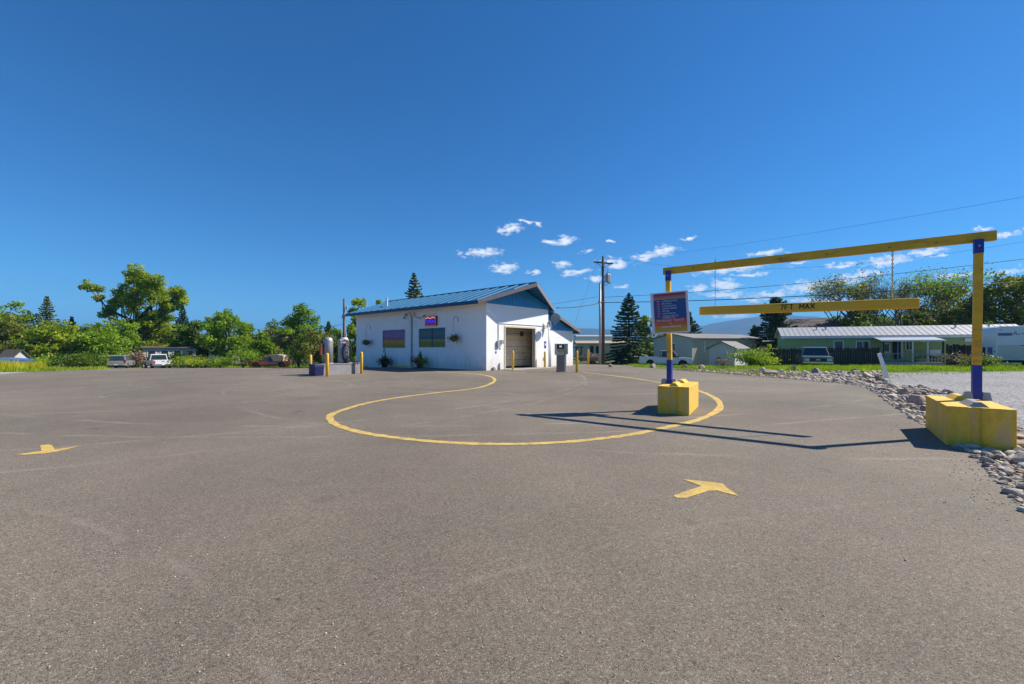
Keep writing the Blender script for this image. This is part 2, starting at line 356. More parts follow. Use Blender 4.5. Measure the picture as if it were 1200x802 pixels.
def stone_ground(name, cols, vs, fine=1):
    m = bpy.data.materials.new(name); m.use_nodes = True; t = m.node_tree; b = t.nodes['Principled BSDF']; b.inputs['Roughness'].default_value = .9; b.inputs['Specular IOR Level'].default_value = .3
    tc = N(t, 'ShaderNodeTexCoord'); P = tc.outputs['Object']
    vo = N(t, 'ShaderNodeTexVoronoi'); vo.inputs['Scale'].default_value = vs; LK(t, P, vo.inputs['Vector'])
    sp = N(t, 'ShaderNodeSeparateColor'); LK(t, vo.outputs['Color'], sp.inputs[0])
    cr = N(t, 'ShaderNodeValToRGB'); e = cr.color_ramp.elements; e[0].color = cols[0]+(1,); e[1].color = cols[-1]+(1,)
    for i, c in enumerate(cols[1:-1]): k = e.new((i+1)/(len(cols)-1)); k.color = c+(1,)
    LK(t, sp.outputs[0], cr.inputs[0])
    n = N(t, 'ShaderNodeTexNoise'); n.inputs['Scale'].default_value = .35; n.inputs['Detail'].default_value = 6; LK(t, P, n.inputs['Vector'])
    f = M2(t, 'MULTIPLY_ADD', n.outputs[0], .5, .75)
    mx = N(t, 'ShaderNodeVectorMath', operation='SCALE'); LK(t, cr.outputs[0], mx.inputs[0]); LK(t, f, mx.inputs['Scale']); LK(t, mx.outputs[0], b.inputs['Base Color'])
    bp = N(t, 'ShaderNodeBump'); bp.invert = True; bp.inputs['Strength'].default_value = 1; bp.inputs['Distance'].default_value = .6/vs; LK(t, vo.outputs['Distance'], bp.inputs['Height']); LK(t, bp.outputs[0], b.inputs['Normal'])
    return m
MGR = stone_ground('gravel_surface', [(.10,.10,.105), (.22,.215,.215), (.33,.32,.32), (.42,.40,.38)], 22)
MPE = stone_ground('pebble_bed', [(.09,.08,.07), (.20,.18,.16), (.30,.27,.24)], 30)
MSH = ground_mat('shoulder_gravel', [(.26,.24,.21), (.36,.33,.29), (.44,.41,.36)], 2, .5)

def asphalt_mat():
    m = bpy.data.materials.new('worn_asphalt'); m.use_nodes = True; t = m.node_tree; b = t.nodes['Principled BSDF']
    b.inputs['Roughness'].default_value = .82; b.inputs['Specular IOR Level'].default_value = .35
    tc = N(t, 'ShaderNodeTexCoord'); P = tc.outputs['Object']
    def noise_(s, d=5, r=.6, vec=P):
        n = N(t, 'ShaderNodeTexNoise'); n.inputs['Scale'].default_value = s; n.inputs['Detail'].default_value = d; n.inputs['Roughness'].default_value = r; LK(t, vec, n.inputs['Vector']); return n.outputs[0]
    big = noise_(.16, 6, .62); mid = noise_(1.1, 6, .7)
    # aggregate: each chip its own tone
    vo = N(t, 'ShaderNodeTexVoronoi'); vo.inputs['Scale'].default_value = 160; LK(t, P, vo.inputs['Vector'])
    sp = N(t, 'ShaderNodeSeparateColor'); LK(t, vo.outputs['Color'], sp.inputs[0])
    cr = N(t, 'ShaderNodeValToRGB'); e = cr.color_ramp.elements
    e[0].position = 0; e[0].color = (.055,.048,.042,1); e[1].position = 1; e[1].color = (.40,.35,.30,1)
    for p, c in ((.12,(.132,.108,.083)), (.5,(.18,.148,.115)), (.8,(.218,.182,.142)), (.95,(.27,.225,.175))): k = e.new(p); k.color = c+(1,)
    LK(t, sp.outputs[0], cr.inputs[0])
    v2 = N(t, 'ShaderNodeTexVoronoi'); v2.inputs['Scale'].default_value = 38; LK(t, P, v2.inputs['Vector']); s2 = N(t, 'ShaderNodeSeparateColor'); LK(t, v2.outputs['Color'], s2.inputs[0])
    g2 = M2(t, 'MULTIPLY_ADD', s2.outputs[1], .16, .92)
    f = M2(t, 'MULTIPLY', M2(t, 'MULTIPLY_ADD', big, 1.35, .34), M2(t, 'MULTIPLY_ADD', mid, .34, .84))
    f = M2(t, 'MULTIPLY', f, g2)
    sc = N(t, 'ShaderNodeVectorMath', operation='SCALE'); LK(t, cr.outputs[0], sc.inputs[0]); LK(t, f, sc.inputs['Scale']); col = sc.outputs[0]
    # tyre scuffs and scrape lines: thin arcs (centre, radius, width, strength, tone)
    brk = noise_(.7, 4, .6); wob = noise_(.5, 2)
    def band(d, w, amt, tone, lo=.42, hi=.6):
        nonlocal col
        d = M2(t, 'ABSOLUTE', M2(t, 'ADD', d, M2(t, 'MULTIPLY_ADD', wob, .3, -.15)))
        mr = N(t, 'ShaderNodeMapRange'); mr.inputs['From Min'].default_value = 0; mr.inputs['From Max'].default_value = w; mr.inputs['To Min'].default_value = amt; mr.inputs['To Max'].default_value = 0; LK(t, d, mr.inputs[0])
        bk = N(t, 'ShaderNodeMapRange'); bk.inputs['From Min'].default_value = lo; bk.inputs['From Max'].default_value = hi; LK(t, brk, bk.inputs[0])
        k = M2(t, 'MULTIPLY', mr.outputs[0], bk.outputs[0])
        mx = N(t, 'ShaderNodeMix', data_type='RGBA'); LK(t, k, mx.inputs['Factor']); LK(t, col, mx.inputs['A']); mx.inputs['B'].default_value = tone+(1,); col = mx.outputs['Result']
    def arc(cx, cy, r, w, amt, tone=(.40,.35,.30)):
        ds = N(t, 'ShaderNodeVectorMath', operation='DISTANCE'); LK(t, P, ds.inputs[0]); ds.inputs[1].default_value = (cx, cy, 0)
        band(M2(t, 'SUBTRACT', ds.outputs['Value'], r), w, amt*.55, tone)
    for a in ((-14, 22, 17.5, .08, .9), (-14.6, 20.5, 17.9, .06, .7), (-3, 30, 22.3, .09, .7), (-4, 40, 33.2, .08, .8), (-11.0, 14.4, 5.2, .09, .7), (-9.5, 15, 3.6, .07, .6), (-8, -6, 10.5, .05, .6), (5, 22, 16.5, .08, .6), (-1.5, 12.5, 1.6, .25, .35), (18, 24, 23, .06, .4), (-30, 2, 21, .05, .5), (6, -9, 13.2, .04, .35), (2.2, 30, 17, .3, .25), (-22, 32, 22, .25, .25)):
        arc(*a)
    for a in ((0, 30, 19, .5, .35), (9, 28, 17, .6, .3), (-20, 20, 14, .6, .3)): arc(*a, (.075,.07,.07))
    # darker oil spots
    oil = noise_(.9, 3, .5); mr = N(t, 'ShaderNodeMapRange'); mr.inputs['From Min'].default_value = .66; mr.inputs['From Max'].default_value = .78; mr.inputs['To Max'].default_value = .6; LK(t, oil, mr.inputs[0])
    hue = noise_(.42, 4, .55); hr = N(t, 'ShaderNodeValToRGB'); hr.color_ramp.elements[0].position = .35; hr.color_ramp.elements[1].position = .65; hr.color_ramp.elements[0].color = (1.0,.955,.97,1); hr.color_ramp.elements[1].color = (.93,.96,.93,1); LK(t, hue, hr.inputs[0])
    hm = N(t, 'ShaderNodeMix', data_type='RGBA', blend_type='MULTIPLY'); hm.inputs['Factor'].default_value = 1; LK(t, col, hm.inputs['A']); LK(t, hr.outputs[0], hm.inputs['B']); col = hm.outputs['Result']
    spk = N(t, 'ShaderNodeTexVoronoi'); spk.inputs['Scale'].default_value = 3.2; LK(t, P, spk.inputs['Vector']); sm = N(t, 'ShaderNodeMapRange'); sm.inputs['From Min'].default_value = .025; sm.inputs['From Max'].default_value = .05; sm.inputs['To Min'].default_value = .75; sm.inputs['To Max'].default_value = 0; LK(t, spk.outputs['Distance'], sm.inputs[0])
    md = M2(t, 'MAXIMUM', mr.outputs[0], sm.outputs[0])
    mx = N(t, 'ShaderNodeMix', data_type='RGBA'); LK(t, md, mx.inputs['Factor']); LK(t, col, mx.inputs['A']); mx.inputs['B'].default_value = (.05,.045,.045,1)
    LK(t, mx.outputs['Result'], b.inputs['Base Color'])
    bp = N(t, 'ShaderNodeBump'); bp.invert = True; bp.inputs['Strength'].default_value = .55; bp.inputs['Distance'].default_value = .006; LK(t, vo.outputs['Distance'], bp.inputs['Height'])
    LK(t, bp.outputs[0], b.inputs['Normal'])
    return m
MAS = asphalt_mat()

def axis(lo, hi, step, far):
    a = list(np.arange(lo, hi+.01, step)); g = step; x = hi
    while x < far: g *= 1.5; x += g; a.append(x)
    g = step; x = lo
    while x > -far: g *= 1.5; x -= g; a.insert(0, x)
    return a
xs = axis(-70, 70, 1, 7000); ys = axis(-8, 70, 1, 7000)
V = [(x, y, zt(x, y)) for y in ys for x in xs]; nx = len(xs)
F = [(j*nx+i, j*nx+i+1, (j+1)*nx+i+1, (j+1)*nx+i) for j in range(len(ys)-1) for i in range(nx-1)]
raw('ground', V, F, MG, smooth=True, kind='structure')

def sheet(name, poly, dz, m, **kw):
    bm = bmesh.new(); bm.faces.new([bm.verts.new((x, y, 0)) for x, y in poly])
    x0, x1 = min(p[0] for p in poly), max(p[0] for p in poly); y0, y1 = min(p[1] for p in poly), max(p[1] for p in poly)
    for y in range(math.ceil(y0), math.floor(y1)+1):
        if y > 14 and y0 < y < y1: bmesh.ops.bisect_plane(bm, geom=bm.verts[:]+bm.edges[:]+bm.faces[:], plane_co=(0, y, 0), plane_no=(0, 1, 0))
    for x in range(math.ceil(x0), math.floor(x1)+1):
        if x0 < x < x1: bmesh.ops.bisect_plane(bm, geom=bm.verts[:]+bm.edges[:]+bm.faces[:], plane_co=(x, 0, 0), plane_no=(1, 0, 0))
    bm.normal_update()
    for v in bm.verts: v.co.z = zt(v.co.x, v.co.y)+dz
    if sum(f.normal.z for f in bm.faces) < 0: bmesh.ops.reverse_faces(bm, faces=bm.faces[:])
    me = bpy.data.meshes.new(name); bm.to_mesh(me); bm.free(); me.materials.append(m)
    o = bpy.data.objects.new(name, me); COL.objects.link(o); return tag(o, **kw)
# right edge of the lot as it runs along the stones
EDGE = [(1.8,-5), (3.0,1.0), (3.9,2.7), (4.49,3.74), (5.33,4.72), (6.05,5.55), (7.45,7.7), (9.3,10.4), (12.2,14.6), (13.1,16.4), (12.7,18.4), (12.0,21.2), (11.0,24.1), (9.6,28), (8.9,31.5), (10,38)]
lot = [(-62,-5)] + EDGE + [(12,47.2), (-20,57), (-46,52), (-38.5,37), (-31.5,28), (-27.6,23.2), (-62,9)]
# left and far edge given counter-clockwise
sheet('parking_lot', lot, .008, MAS, kind='structure')
shoulder = [(12,47.2), (-20,57), (-46,52), (-38.5,37), (-31.5,28), (-27.6,23.2), (-62,9), (-62,15), (-31.5,28.5), (-36,34.5), (-44.5,45), (-48.5,55), (-20,61), (13,50)]
sheet('gravel_shoulder', shoulder, .006, MSH, kind='structure')
gravel = [(x+.05, y) for x, y in EDGE[:10]] + [(14.0,18.0), (16,21), (20,23.5), (30,25.2), (60,26), (60,-5)]
sheet('gravel_yard', gravel, .004, MGR, kind='structure')

# painted circle
CIRC = [(500,434.8),(518.7,436.2),(545,437.8),(570.6,440.4),(580.6,446),(566,453.8),(540,457.8),(510,461),(475,465.4),(445,470),(422,475),(406,479.8),(391,485),(386,490.3),(393,498),(414.7,505.6),(440,510.5),(466.7,514.2),(500,517.7),(531.6,519.9),(560,521),(588,521.4),(620,521),(648.6,519.7),(680,517.5),(709,514.3),(735,510.8),(757,506.7),(791.6,499.3),(812,494.5),(829,488.5),(842,481),(844,473.8),(836,465.8),(817.6,458),(795,452.6),(770,448),(726.6,441.7),(683,436.5)]
def smooth_path(pts, k=6):
    out = []
    for i in range(len(pts)-1):
        p0, p1, p2, p3 = pts[max(i-1,0)], pts[i], pts[i+1], pts[min(i+2, len(pts)-1)]
        for j in range(k):
            t = j/k; out.append(tuple(.5*((2*b)+(-a+c)*t+(2*a-5*b+4*c-d)*t*t+(-a+3*b-3*c+d)*t**3) for a, b, c, d in zip(p0, p1, p2, p3)))
    out.append(pts[-1]); return out
wp = smooth_path([tuple(at(*p))[:2] for p in CIRC], 6)
for _ in range(3): wp = [wp[0]] + [tuple((a+2*b+c)/4 for a, b, c in zip(wp[i-1], wp[i], wp[i+1])) for i in range(1, len(wp)-1)] + [wp[-1]]
mb = MB(); vs = []
for i, p in enumerate(wp):
    d = Vector(wp[min(i+1, len(wp)-1)])-Vector(wp[max(i-1, 0)]); d.normalize(); n = Vector((-d.y, d.x)); w = .075+.008*math.sin(i*1.7)+.013*rnd.uniform(-1, 1)
    for s in (1, -1): q = Vector(p)+n*w*s; vs.append((q.x, q.y, zt(q.x, q.y)+.012))
mb.add(vs, [(2*i, 2*i+1, 2*i+3, 2*i+2) for i in range(len(wp)-1)])
mb.build('painted_line', M['line'], kind='structure')
def marking(pxs, name='painted_arrow'):
    pts = [at(*p) for p in pxs]; bm = bmesh.new(); bm.faces.new([bm.verts.new((p.x, p.y, p.z+.012)) for p in pts]); bm.normal_update()
    bmesh.ops.triangulate(bm, faces=bm.faces[:])
    if sum(f.normal.z for f in bm.faces) < 0: bmesh.ops.reverse_faces(bm, faces=bm.faces[:])
    me = bpy.data.meshes.new(name); bm.to_mesh(me); bm.free(); me.materials.append(M['line'])
    o = bpy.data.objects.new(name, me); COL.objects.link(o); tag(o, kind='structure')
marking([(770+a/10, 550+b/10) for a, b in ((190,325),(350,265),(520,210),(300,130),(560,155),(770,180),(820,232),(960,328),(800,290),(700,262),(600,270),(420,325),(340,350),(230,350))])
marking([(a/10, 505+b/10) for a, b in ((180,290),(330,268),(485,245),(470,180),(570,168),(610,180),(640,225),(780,208),(930,185),(800,222),(650,258),(500,278),(300,292))])

# ---------------------------------------------------------------- distant hills
RID = [(-900,398),(-300,396),(100,394),(400,392),(560,391),(640,389),(675,387.5),(700,388.5),(760,388),(800,386),(822,383),(850,378),(880,373.5),(900,372),(925,375),(950,376.5),(970,374),(988,371.5),(1010,374),(1060,380),(1200,384),(1500,380),(2100,388)]
def lin(x, tab):
    for (a, u), (b, v) in zip(tab, tab[1:]):
        if x <= b: return lerp(u, v, max(0, (x-a)/(b-a)))
    return tab[-1][1]
def hills(D0, D1, hs_, name, m, seed):
    V = []; cols = np.linspace(-420, 1620, 240); rows = np.linspace(0, 1, 26)
    for c in cols:
        for r_ in rows:
            y = lerp(D0, D1, r_); x = (c-600)/500*D1*(.35+.65*y/D1); Z = (407-lin(c, RID))/500*D1*hs_
            prof = math.sin(min(1, r_*1.15)*math.pi/2)**1.3 * (1 if r_ < .87 else 1-(r_-.87)*2)
            n = noise.fractal(Vector((x/600+seed, y/600, 0)), 1.0, 2.1, 6)
            V.append((x, y, -3+Z*prof*(1+.16*n*(1-r_*.55))+r_*prof*18*noise.noise(Vector((x/90, y/90, seed)))))
    nr = len(rows); F = [(i*nr+j, (i+1)*nr+j, (i+1)*nr+j+1, i*nr+j+1) for i in range(len(cols)-1) for j in range(nr-1)]
    return raw(name, V, F, m, smooth=True, kind='structure')
MH = ground_mat('forested_hillside', [(.02,.035,.02), (.045,.06,.03), (.10,.10,.06)], .004, .5)
hills(3000, 5400, 1.0, 'hills', MH, 3)

# ---------------------------------------------------------------- vegetation makers
nr_ = np.random.default_rng(11)
def leaves(c, size, nrm=None, aspect=.6, seed=None):
    size = size*.86
    """diamond leaf faces at centres c (N,3); returns verts, faces"""
    n = len(c); a = nr_.normal(size=(n, 3))
    if nrm is not None: a = a*.75 + nrm
    a /= np.linalg.norm(a, axis=1)[:, None]+1e-9
    b = nr_.normal(size=(n, 3)); t1 = np.cross(a, b); t1 /= np.linalg.norm(t1, axis=1)[:, None]+1e-9; t2 = np.cross(a, t1)
    s = (size*nr_.uniform(.6, 1.35, n))[:, None]
    v = np.stack([c-t1*s, c-t2*s*aspect, c+t1*s, c+t2*s*aspect], 1).reshape(-1, 3)
    return v, np.arange(4*n).reshape(-1, 4)
def broadleaf(name, label, p, h, w, m, seed=0, n=5000, leaf=.2, base=.18, blobs=22, cat='tree', group=None, bark='bark', round_=1.0, lean=0, openness=0, squash=1.0, BL=None):
    h *= 1.13 if p[0] < -5 and p[1] > 45 else 1
    r = random.Random(seed); root = empty(name, p, r.uniform(0, 6.28), label, cat, group)
    zc = h*(base+(1-base)/2); rz = h*(1-base)/2; B = []
    for i in range(blobs):
        for _ in range(30):
            u = Vector((r.uniform(-1,1), r.uniform(-1,1), r.uniform(-1,1)))
            if .25 < u.length < 1: break
        k = 1-.18*max(0, u.z)*round_
        br = w*r.uniform(.09, .19)*(1-.25*openness)
        B.append((Vector((u.x*(w/2-br*.7)*k, u.y*(w/2-br*.7)*k*squash, zc+u.z*(rz-br*.6))), br))
    if BL: B = [(Vector((a, r.uniform(-1, 1)*w*.16, b_)), c_*1.0) for a, b_, c_ in BL]; root.rotation_euler[2] = 0
    tk = MB(); tr = max(.05, h*.022); lp = Vector((lean, 0, 0)); fork = h*(base+.08)
    tk.tube([(0,0,-.3), (lean*.1, 0, fork*.5), (lean*.2, .05, fork), (lean*.3, 0, zc), (lean*.4, 0, h*.85)], [tr*1.25, tr, tr*.85, tr*.5, tr*.12], 8)
    for c, br in B:
        s = Vector((lean*.2, 0, min(max(fork*.8, c.z*.55), h*.7))); mid = s.lerp(c, .5)+Vector((r.uniform(-.1,.1)*w, r.uniform(-.1,.1)*w, -.04*h))
        tk.tube([s, mid, c, c+(c-mid).normalized()*br*.8], [tr*.42, tr*.26, tr*.12, .01], 5)
    tk.build('trunk', M[bark], root, smooth=True)
    B2 = []
    for c, br in B:
        B2.append((c, br*.62))
        for _ in range(6):
            o_ = Vector((r.gauss(0, 1), r.gauss(0, 1), r.gauss(0, .7))); o_ = o_/max(.3, o_.length)*br*r.uniform(.55, 1.15); B2.append((c+o_, br*r.uniform(.26, .5)))
    B = B2
    tot = sum(b[1]**2 for b in B); C = []; NR = []
    for c, br in B:
        k = int(n*1.35*br*br/tot); d = nr_.normal(size=(k, 3)); d /= np.linalg.norm(d, axis=1)[:, None]
        rr = br*np.cbrt(nr_.uniform(.12, 1.25, k))[:, None]*np.array([1.15, 1.15, .8])
        wob = 1+.35*np.sin(d[:, :1]*5+seed+br*9)*np.cos(d[:, 1:2]*4+br*7)
        C.append(np.array(c)+d*rr*wob); NR.append(d*.6+np.array([0, 0, .5]))
    C = np.concatenate(C); v, f = leaves(C, leaf, np.concatenate(NR))
    raw('crown', v, f, m, root)
    return root
def conifer(name, label, p, h, w, m, seed=0, dens=1.0, leaf=.22, base=.06, ragged=.2, cat='tree', power=.85):
    h *= 1.13 if p[0] < -5 and p[1] > 45 else 1
    r = random.Random(seed); root = empty(name, p, r.uniform(0, 6.28), label, cat)
    tk = MB(); tr = h*.018; tk.tube([(0,0,-.3), (0,0,h*.5), (0,0,h*.98)], [tr*1.3, tr*.8, .02], 8)
    C = []; z = h*base
    while z < h*.985:
        t = (z-h*base)/(h*(1-base)); L_ = w/2*(1-t)**power*(1 if t > .12 else .8+t*1.6)+.08*w*(1-t)*.4
        nb = max(4, int(11*(1-t*.5))); a0 = r.uniform(0, 6.28)
        for i in range(nb):
            a = a0+6.283*i/nb+r.uniform(-.25, .25); l = L_*r.uniform(1-ragged*1.6, 1+ragged*.5)
            if l < .12: l = .12
            dx, dy = math.cos(a), math.sin(a); droop = (.34-.5*t)*l
            pts = [Vector((dx*l*k, dy*l*k, z+l*.10*k-droop*k*k+.10*l*max(0, k-.7)*2)) for k in (0, .35, .7, 1)]
            if l > .5: tk.tube(pts, [tr*.3*(1-t*.6), tr*.2*(1-t*.6), .02, .008], 4)
            k = int((7+l*13)*dens*1.25)
            for _ in range(k):
                q = math.sqrt(r.uniform(.03, 1)); sw = .30*l*(1-q)*1.1+.08
                c = Vector((dx*l*q, dy*l*q, z+l*.10*q-droop*q*q+.20*l*max(0, q-.7)))+Vector((-dy, dx, 0))*r.uniform(-sw, sw)
                c.z -= r.uniform(0, .16)*(.5+l*.15); C.append(c)
        z += h*.026*(1+.5*(1-t))*r.uniform(.8, 1.2)
    C.append(Vector((0, 0, h)))
    C = np.array([tuple(c) for c in C]); v, f = leaves(C, leaf, np.tile(np.array([0, 0, .9]), (len(C), 1)), aspect=.45)
    tk.build('trunk', M['bark'], root, smooth=True); raw('crown', v, f, m, root)
    return root
def grow_bare(mb, p, d, l, r0, depth, r, tips):
    q = p; pts = [p]; dd = d.copy()
    for k in range(3): dd = (dd+Vector((r.uniform(-.18,.18), r.uniform(-.18,.18), r.uniform(-.05,.12)))).normalized(); q = q+dd*l/3; pts.append(q)
    mb.tube(pts, [r0, r0*.85, r0*.75, r0*.6], 5 if depth > 1 else 4)
    if depth == 0: tips.append(q); return
    for i in range(r.choice((2, 3, 3))):
        ax = Vector((r.uniform(-1,1), r.uniform(-1,1), r.uniform(-.25,.7))).normalized()
        grow_bare(mb, q, (dd*.9+ax*.75).normalized(), l*r.uniform(.62, .85), r0*.6, depth-1, r, tips)
def bare_tree(name, label, p, h, seed, m=None, leafn=0, leaf=.15, spread=1, depth=5, cat='tree'):
    r = random.Random(seed); root = empty(name, p, r.uniform(0, 6.28), label, cat); mb = MB(); tips = []
    for i in range(3): grow_bare(mb, Vector((0, 0, h*.12)), Vector((math.cos(i*2.1)*.5*spread, math.sin(i*2.1)*.5*spread, 1)).normalized(), h*.27, h*.016, depth, r, tips)
    mb.tube([(0,0,-.3), (0,0,h*.14)], [h*.03, h*.024], 8)
    mb.build('trunk', M['bark'], root, smooth=True)
    if leafn:
        T = np.array([tuple(t) for t in tips]); C = T[nr_.integers(0, len(T), leafn)]+nr_.normal(size=(leafn, 3))*h*.032
        v, f = leaves(C, leaf); raw('crown', v, f, m, root)
    return root
def shrub(name, label, p, h, w, m, seed, n=900, leaf=.09, cat='shrub', group=None, twig='bark'):
    r = random.Random(seed); root = empty(name, p, 0, label, cat, group); mb = MB(); C = []
    for i in range(14):
        a = r.uniform(0, 6.28); e = Vector((math.cos(a)*w/2*r.uniform(.3,.9), math.sin(a)*w/2*r.uniform(.3,.9), h*r.uniform(.55,.95)))
        mb.tube([(0,0,-.05), (e.x*.4, e.y*.4, e.z*.6), e], [.02+h*.008, .012, .004], 4)
        k = n//14; C.append(np.array(e)*np.array([1,1,.8])+nr_.normal(size=(k, 3))*np.array([w*.14, w*.14, h*.17]))
    C = np.concatenate(C); C[:, 2] = np.abs(C[:, 2]); v, f = leaves(C, leaf, np.tile(np.array([0,0,.5]), (len(C),1)))
    mb.build('stem', M[twig], root); raw('foliage', v, f, m, root)
    return root
def blades(name, regions, m, label, cat='grass'):
    """regions: (poly, count, height, width)"""
    V_ = []; 
    for poly, cnt, hh, ww in regions:
        xs_ = [p[0] for p in poly]; ys_ = [p[1] for p in poly]; k = 0
        while k < cnt:
            x = rnd.uniform(min(xs_), max(xs_)); y = rnd.uniform(min(ys_), max(ys_)); ins = False; j = len(poly)-1
            for i in range(len(poly)):
                xi, yi = poly[i]; xj, yj = poly[j]
                if (yi > y) != (yj > y) and x < (xj-xi)*(y-yi)/(yj-yi)+xi: ins = not ins
                j = i
            k += 1
            if not ins: continue
            patch = noise.noise(Vector((x*.5, y*.5, 3)))+.5*noise.noise(Vector((x*1.7, y*1.7, 9)))
            if patch < -.28: continue
            h = hh*rnd.uniform(.45, 1.2)*(1+patch*.8); z = zt(x, y)
            for b_ in range(3):
                a = rnd.uniform(0, 6.28); w = ww*rnd.uniform(.6, 1.2); dx, dy = math.cos(a)*w, math.sin(a)*w; lx, ly = rnd.uniform(-.4,.4)*h, rnd.uniform(-.4,.4)*h
                ox, oy = rnd.uniform(-.08,.08), rnd.uniform(-.08,.08)
                V_.append(((x+ox-dx, y+oy-dy, z-.01), (x+ox+dx, y+oy+dy, z-.01), (x+ox+lx, y+oy+ly, z+h*rnd.uniform(.6,1))))
    A = np.array(V_).reshape(-1, 3); return raw(name, A, np.arange(len(A)).reshape(-1, 3), m, label=label, cat=cat, kind='stuff')
# ================================================================ car wash building
BA = math.atan2(.749, .663)
B = empty('wash_building', (-1.57, 26.1, 0), BA, 'white block car wash bay with blue metal roof and open bay door', 'building')
BX, BY = 6.32, 15.7
def bw(u, v, z=0):
    """building coordinates to world"""
    return Vector((-1.57+.663*u-.749*v, 26.1+.749*u+.663*v, z))
def roofz(x): return 5.6-.343*abs(x-3.16)
WH = 4.2; ZB = -1.0; T_ = .2
DX0, DX1, DZ = 1.72, 4.76, 2.72
# walls with real openings
mb = MB(); mb.box(0, DX0, 0, T_, ZB, WH).box(DX1, BX, 0, T_, ZB, WH).box(DX0, DX1, 0, T_, DZ, WH); mb.build('front_wall', M['white_wall'], B)
mb = MB(); wins = [(3.87, 6.81, 1.44, 2.76), (8.5, 11.54, 1.40, 2.76)]
ys_w = [T_, 3.87, 6.81, 8.5, 11.54, BY]
for a, b in ((0,1), (2,3), (4,5)): mb.box(0, T_, ys_w[a], ys_w[b], ZB, WH)
for y0, y1, z0, z1 in wins: mb.box(0, T_, y0, y1, ZB, z0).box(0, T_, y0, y1, z1, WH)
mb.build('side_wall', M['white_wall'], B)
MB().box(T_, BX, BY-T_, BY, ZB, WH).box(BX-T_, BX, T_, BY-T_, ZB, WH).build('rear_wall', M['white_wall'], B)
MB().box(T_, BX-T_, T_, BY-T_, -.3, .01).build('bay_floor', M['concrete'], B)
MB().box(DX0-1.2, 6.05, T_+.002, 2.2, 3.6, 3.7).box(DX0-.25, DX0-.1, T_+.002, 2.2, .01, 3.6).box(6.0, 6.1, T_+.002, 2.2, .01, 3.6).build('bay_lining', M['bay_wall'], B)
# sectional door standing inside the bay
for k in range(6):
    z = .12+k*.46; s = MB(); s.box(DX0-.1, 5.98, 1.25, 1.30, z, z+.44)
    for i in range(21): x = DX0-.05+i*.195; s.box(x, x+.03, 1.235, 1.25, z+.03, z+.41)
    s.build('door_section', M['bay'], B)
MB().box(DX0-.1, 5.9, .95, 1.05, 2.26, 2.34).box(DX0-.1, 5.8, .7, .8, 2.55, 2.64).build('door_track', M['bay_wall'], B)
MB().lathe([(.09, 0), (.12, .1), (.12, .3), (.05, .38)], 10, (DX1-.45, .8, 2.2)).build('wash_motor', M['dark'], B)
MB().box(DX0-.10, DX0, -.03, T_+.05, 0, DZ).box(DX1, DX1+.12, -.03, T_+.05, 0, DZ).box(DX0-.10, DX1+.12, -.03, T_+.05, DZ, DZ+.10).build('door_frame', M['trim'], B)
MB().box(DX0-.35, DX1+1.2, -1.1, T_, -.2, .03).build('door_apron', M['concrete'], B)
MB().box(5.86, 5.98, 1.15, 1.24, .02, 2.6).build('guide_rail', M['dark'], B)
# blue ribbed gable panels above the white blockwork
def ribs(x0, x1, y, zlo, zhi, step, name):
    s = MB(); x = x0; k = 0
    while x < x1-.01:
        a, b = x, min(x+step, x1); m1 = a+(b-a)*.62
        s.add([(a,y,zlo),(m1,y,zlo),(m1,y,zhi(m1)),(a,y,zhi(a))], [(0,1,2,3)])
        s.add([(m1,y,zlo),(m1+.03,y-.04,zlo),(m1+.03,y-.04,zhi(m1+.03)),(m1,y,zhi(m1))], [(0,1,2,3)])
        s.add([(m1+.03,y-.04,zlo),(b-.02,y-.04,zlo),(b-.02,y-.04,zhi(b-.02)),(m1+.03,y-.04,zhi(m1+.03))], [(0,1,2,3)])
        s.add([(b-.02,y-.04,zlo),(b,y,zlo),(b,y,zhi(b)),(b-.02,y-.04,zhi(b-.02))], [(0,1,2,3)])
        x += step
    s.build(name, M['siding'], B)
ribs(.02, 6.30, -.012, WH-.06, lambda x: roofz(x)-.14, .245, 'gable_siding')
MB().box(.002, 6.31, .02, .06, WH, WH+.3).prism([(0, WH), (BX, WH), (BX, roofz(BX)-.15), (3.16, roofz(3.16)-.15), (0, roofz(0)-.15)], .05, .18).build('gable_backing', M['siding'], B)
MB().prism([(0, WH), (BX, WH), (BX, roofz(BX)-.15), (3.16, roofz(3.16)-.15), (0, roofz(0)-.15)], BY-.15, BY).build('rear_gable', M['siding'], B)
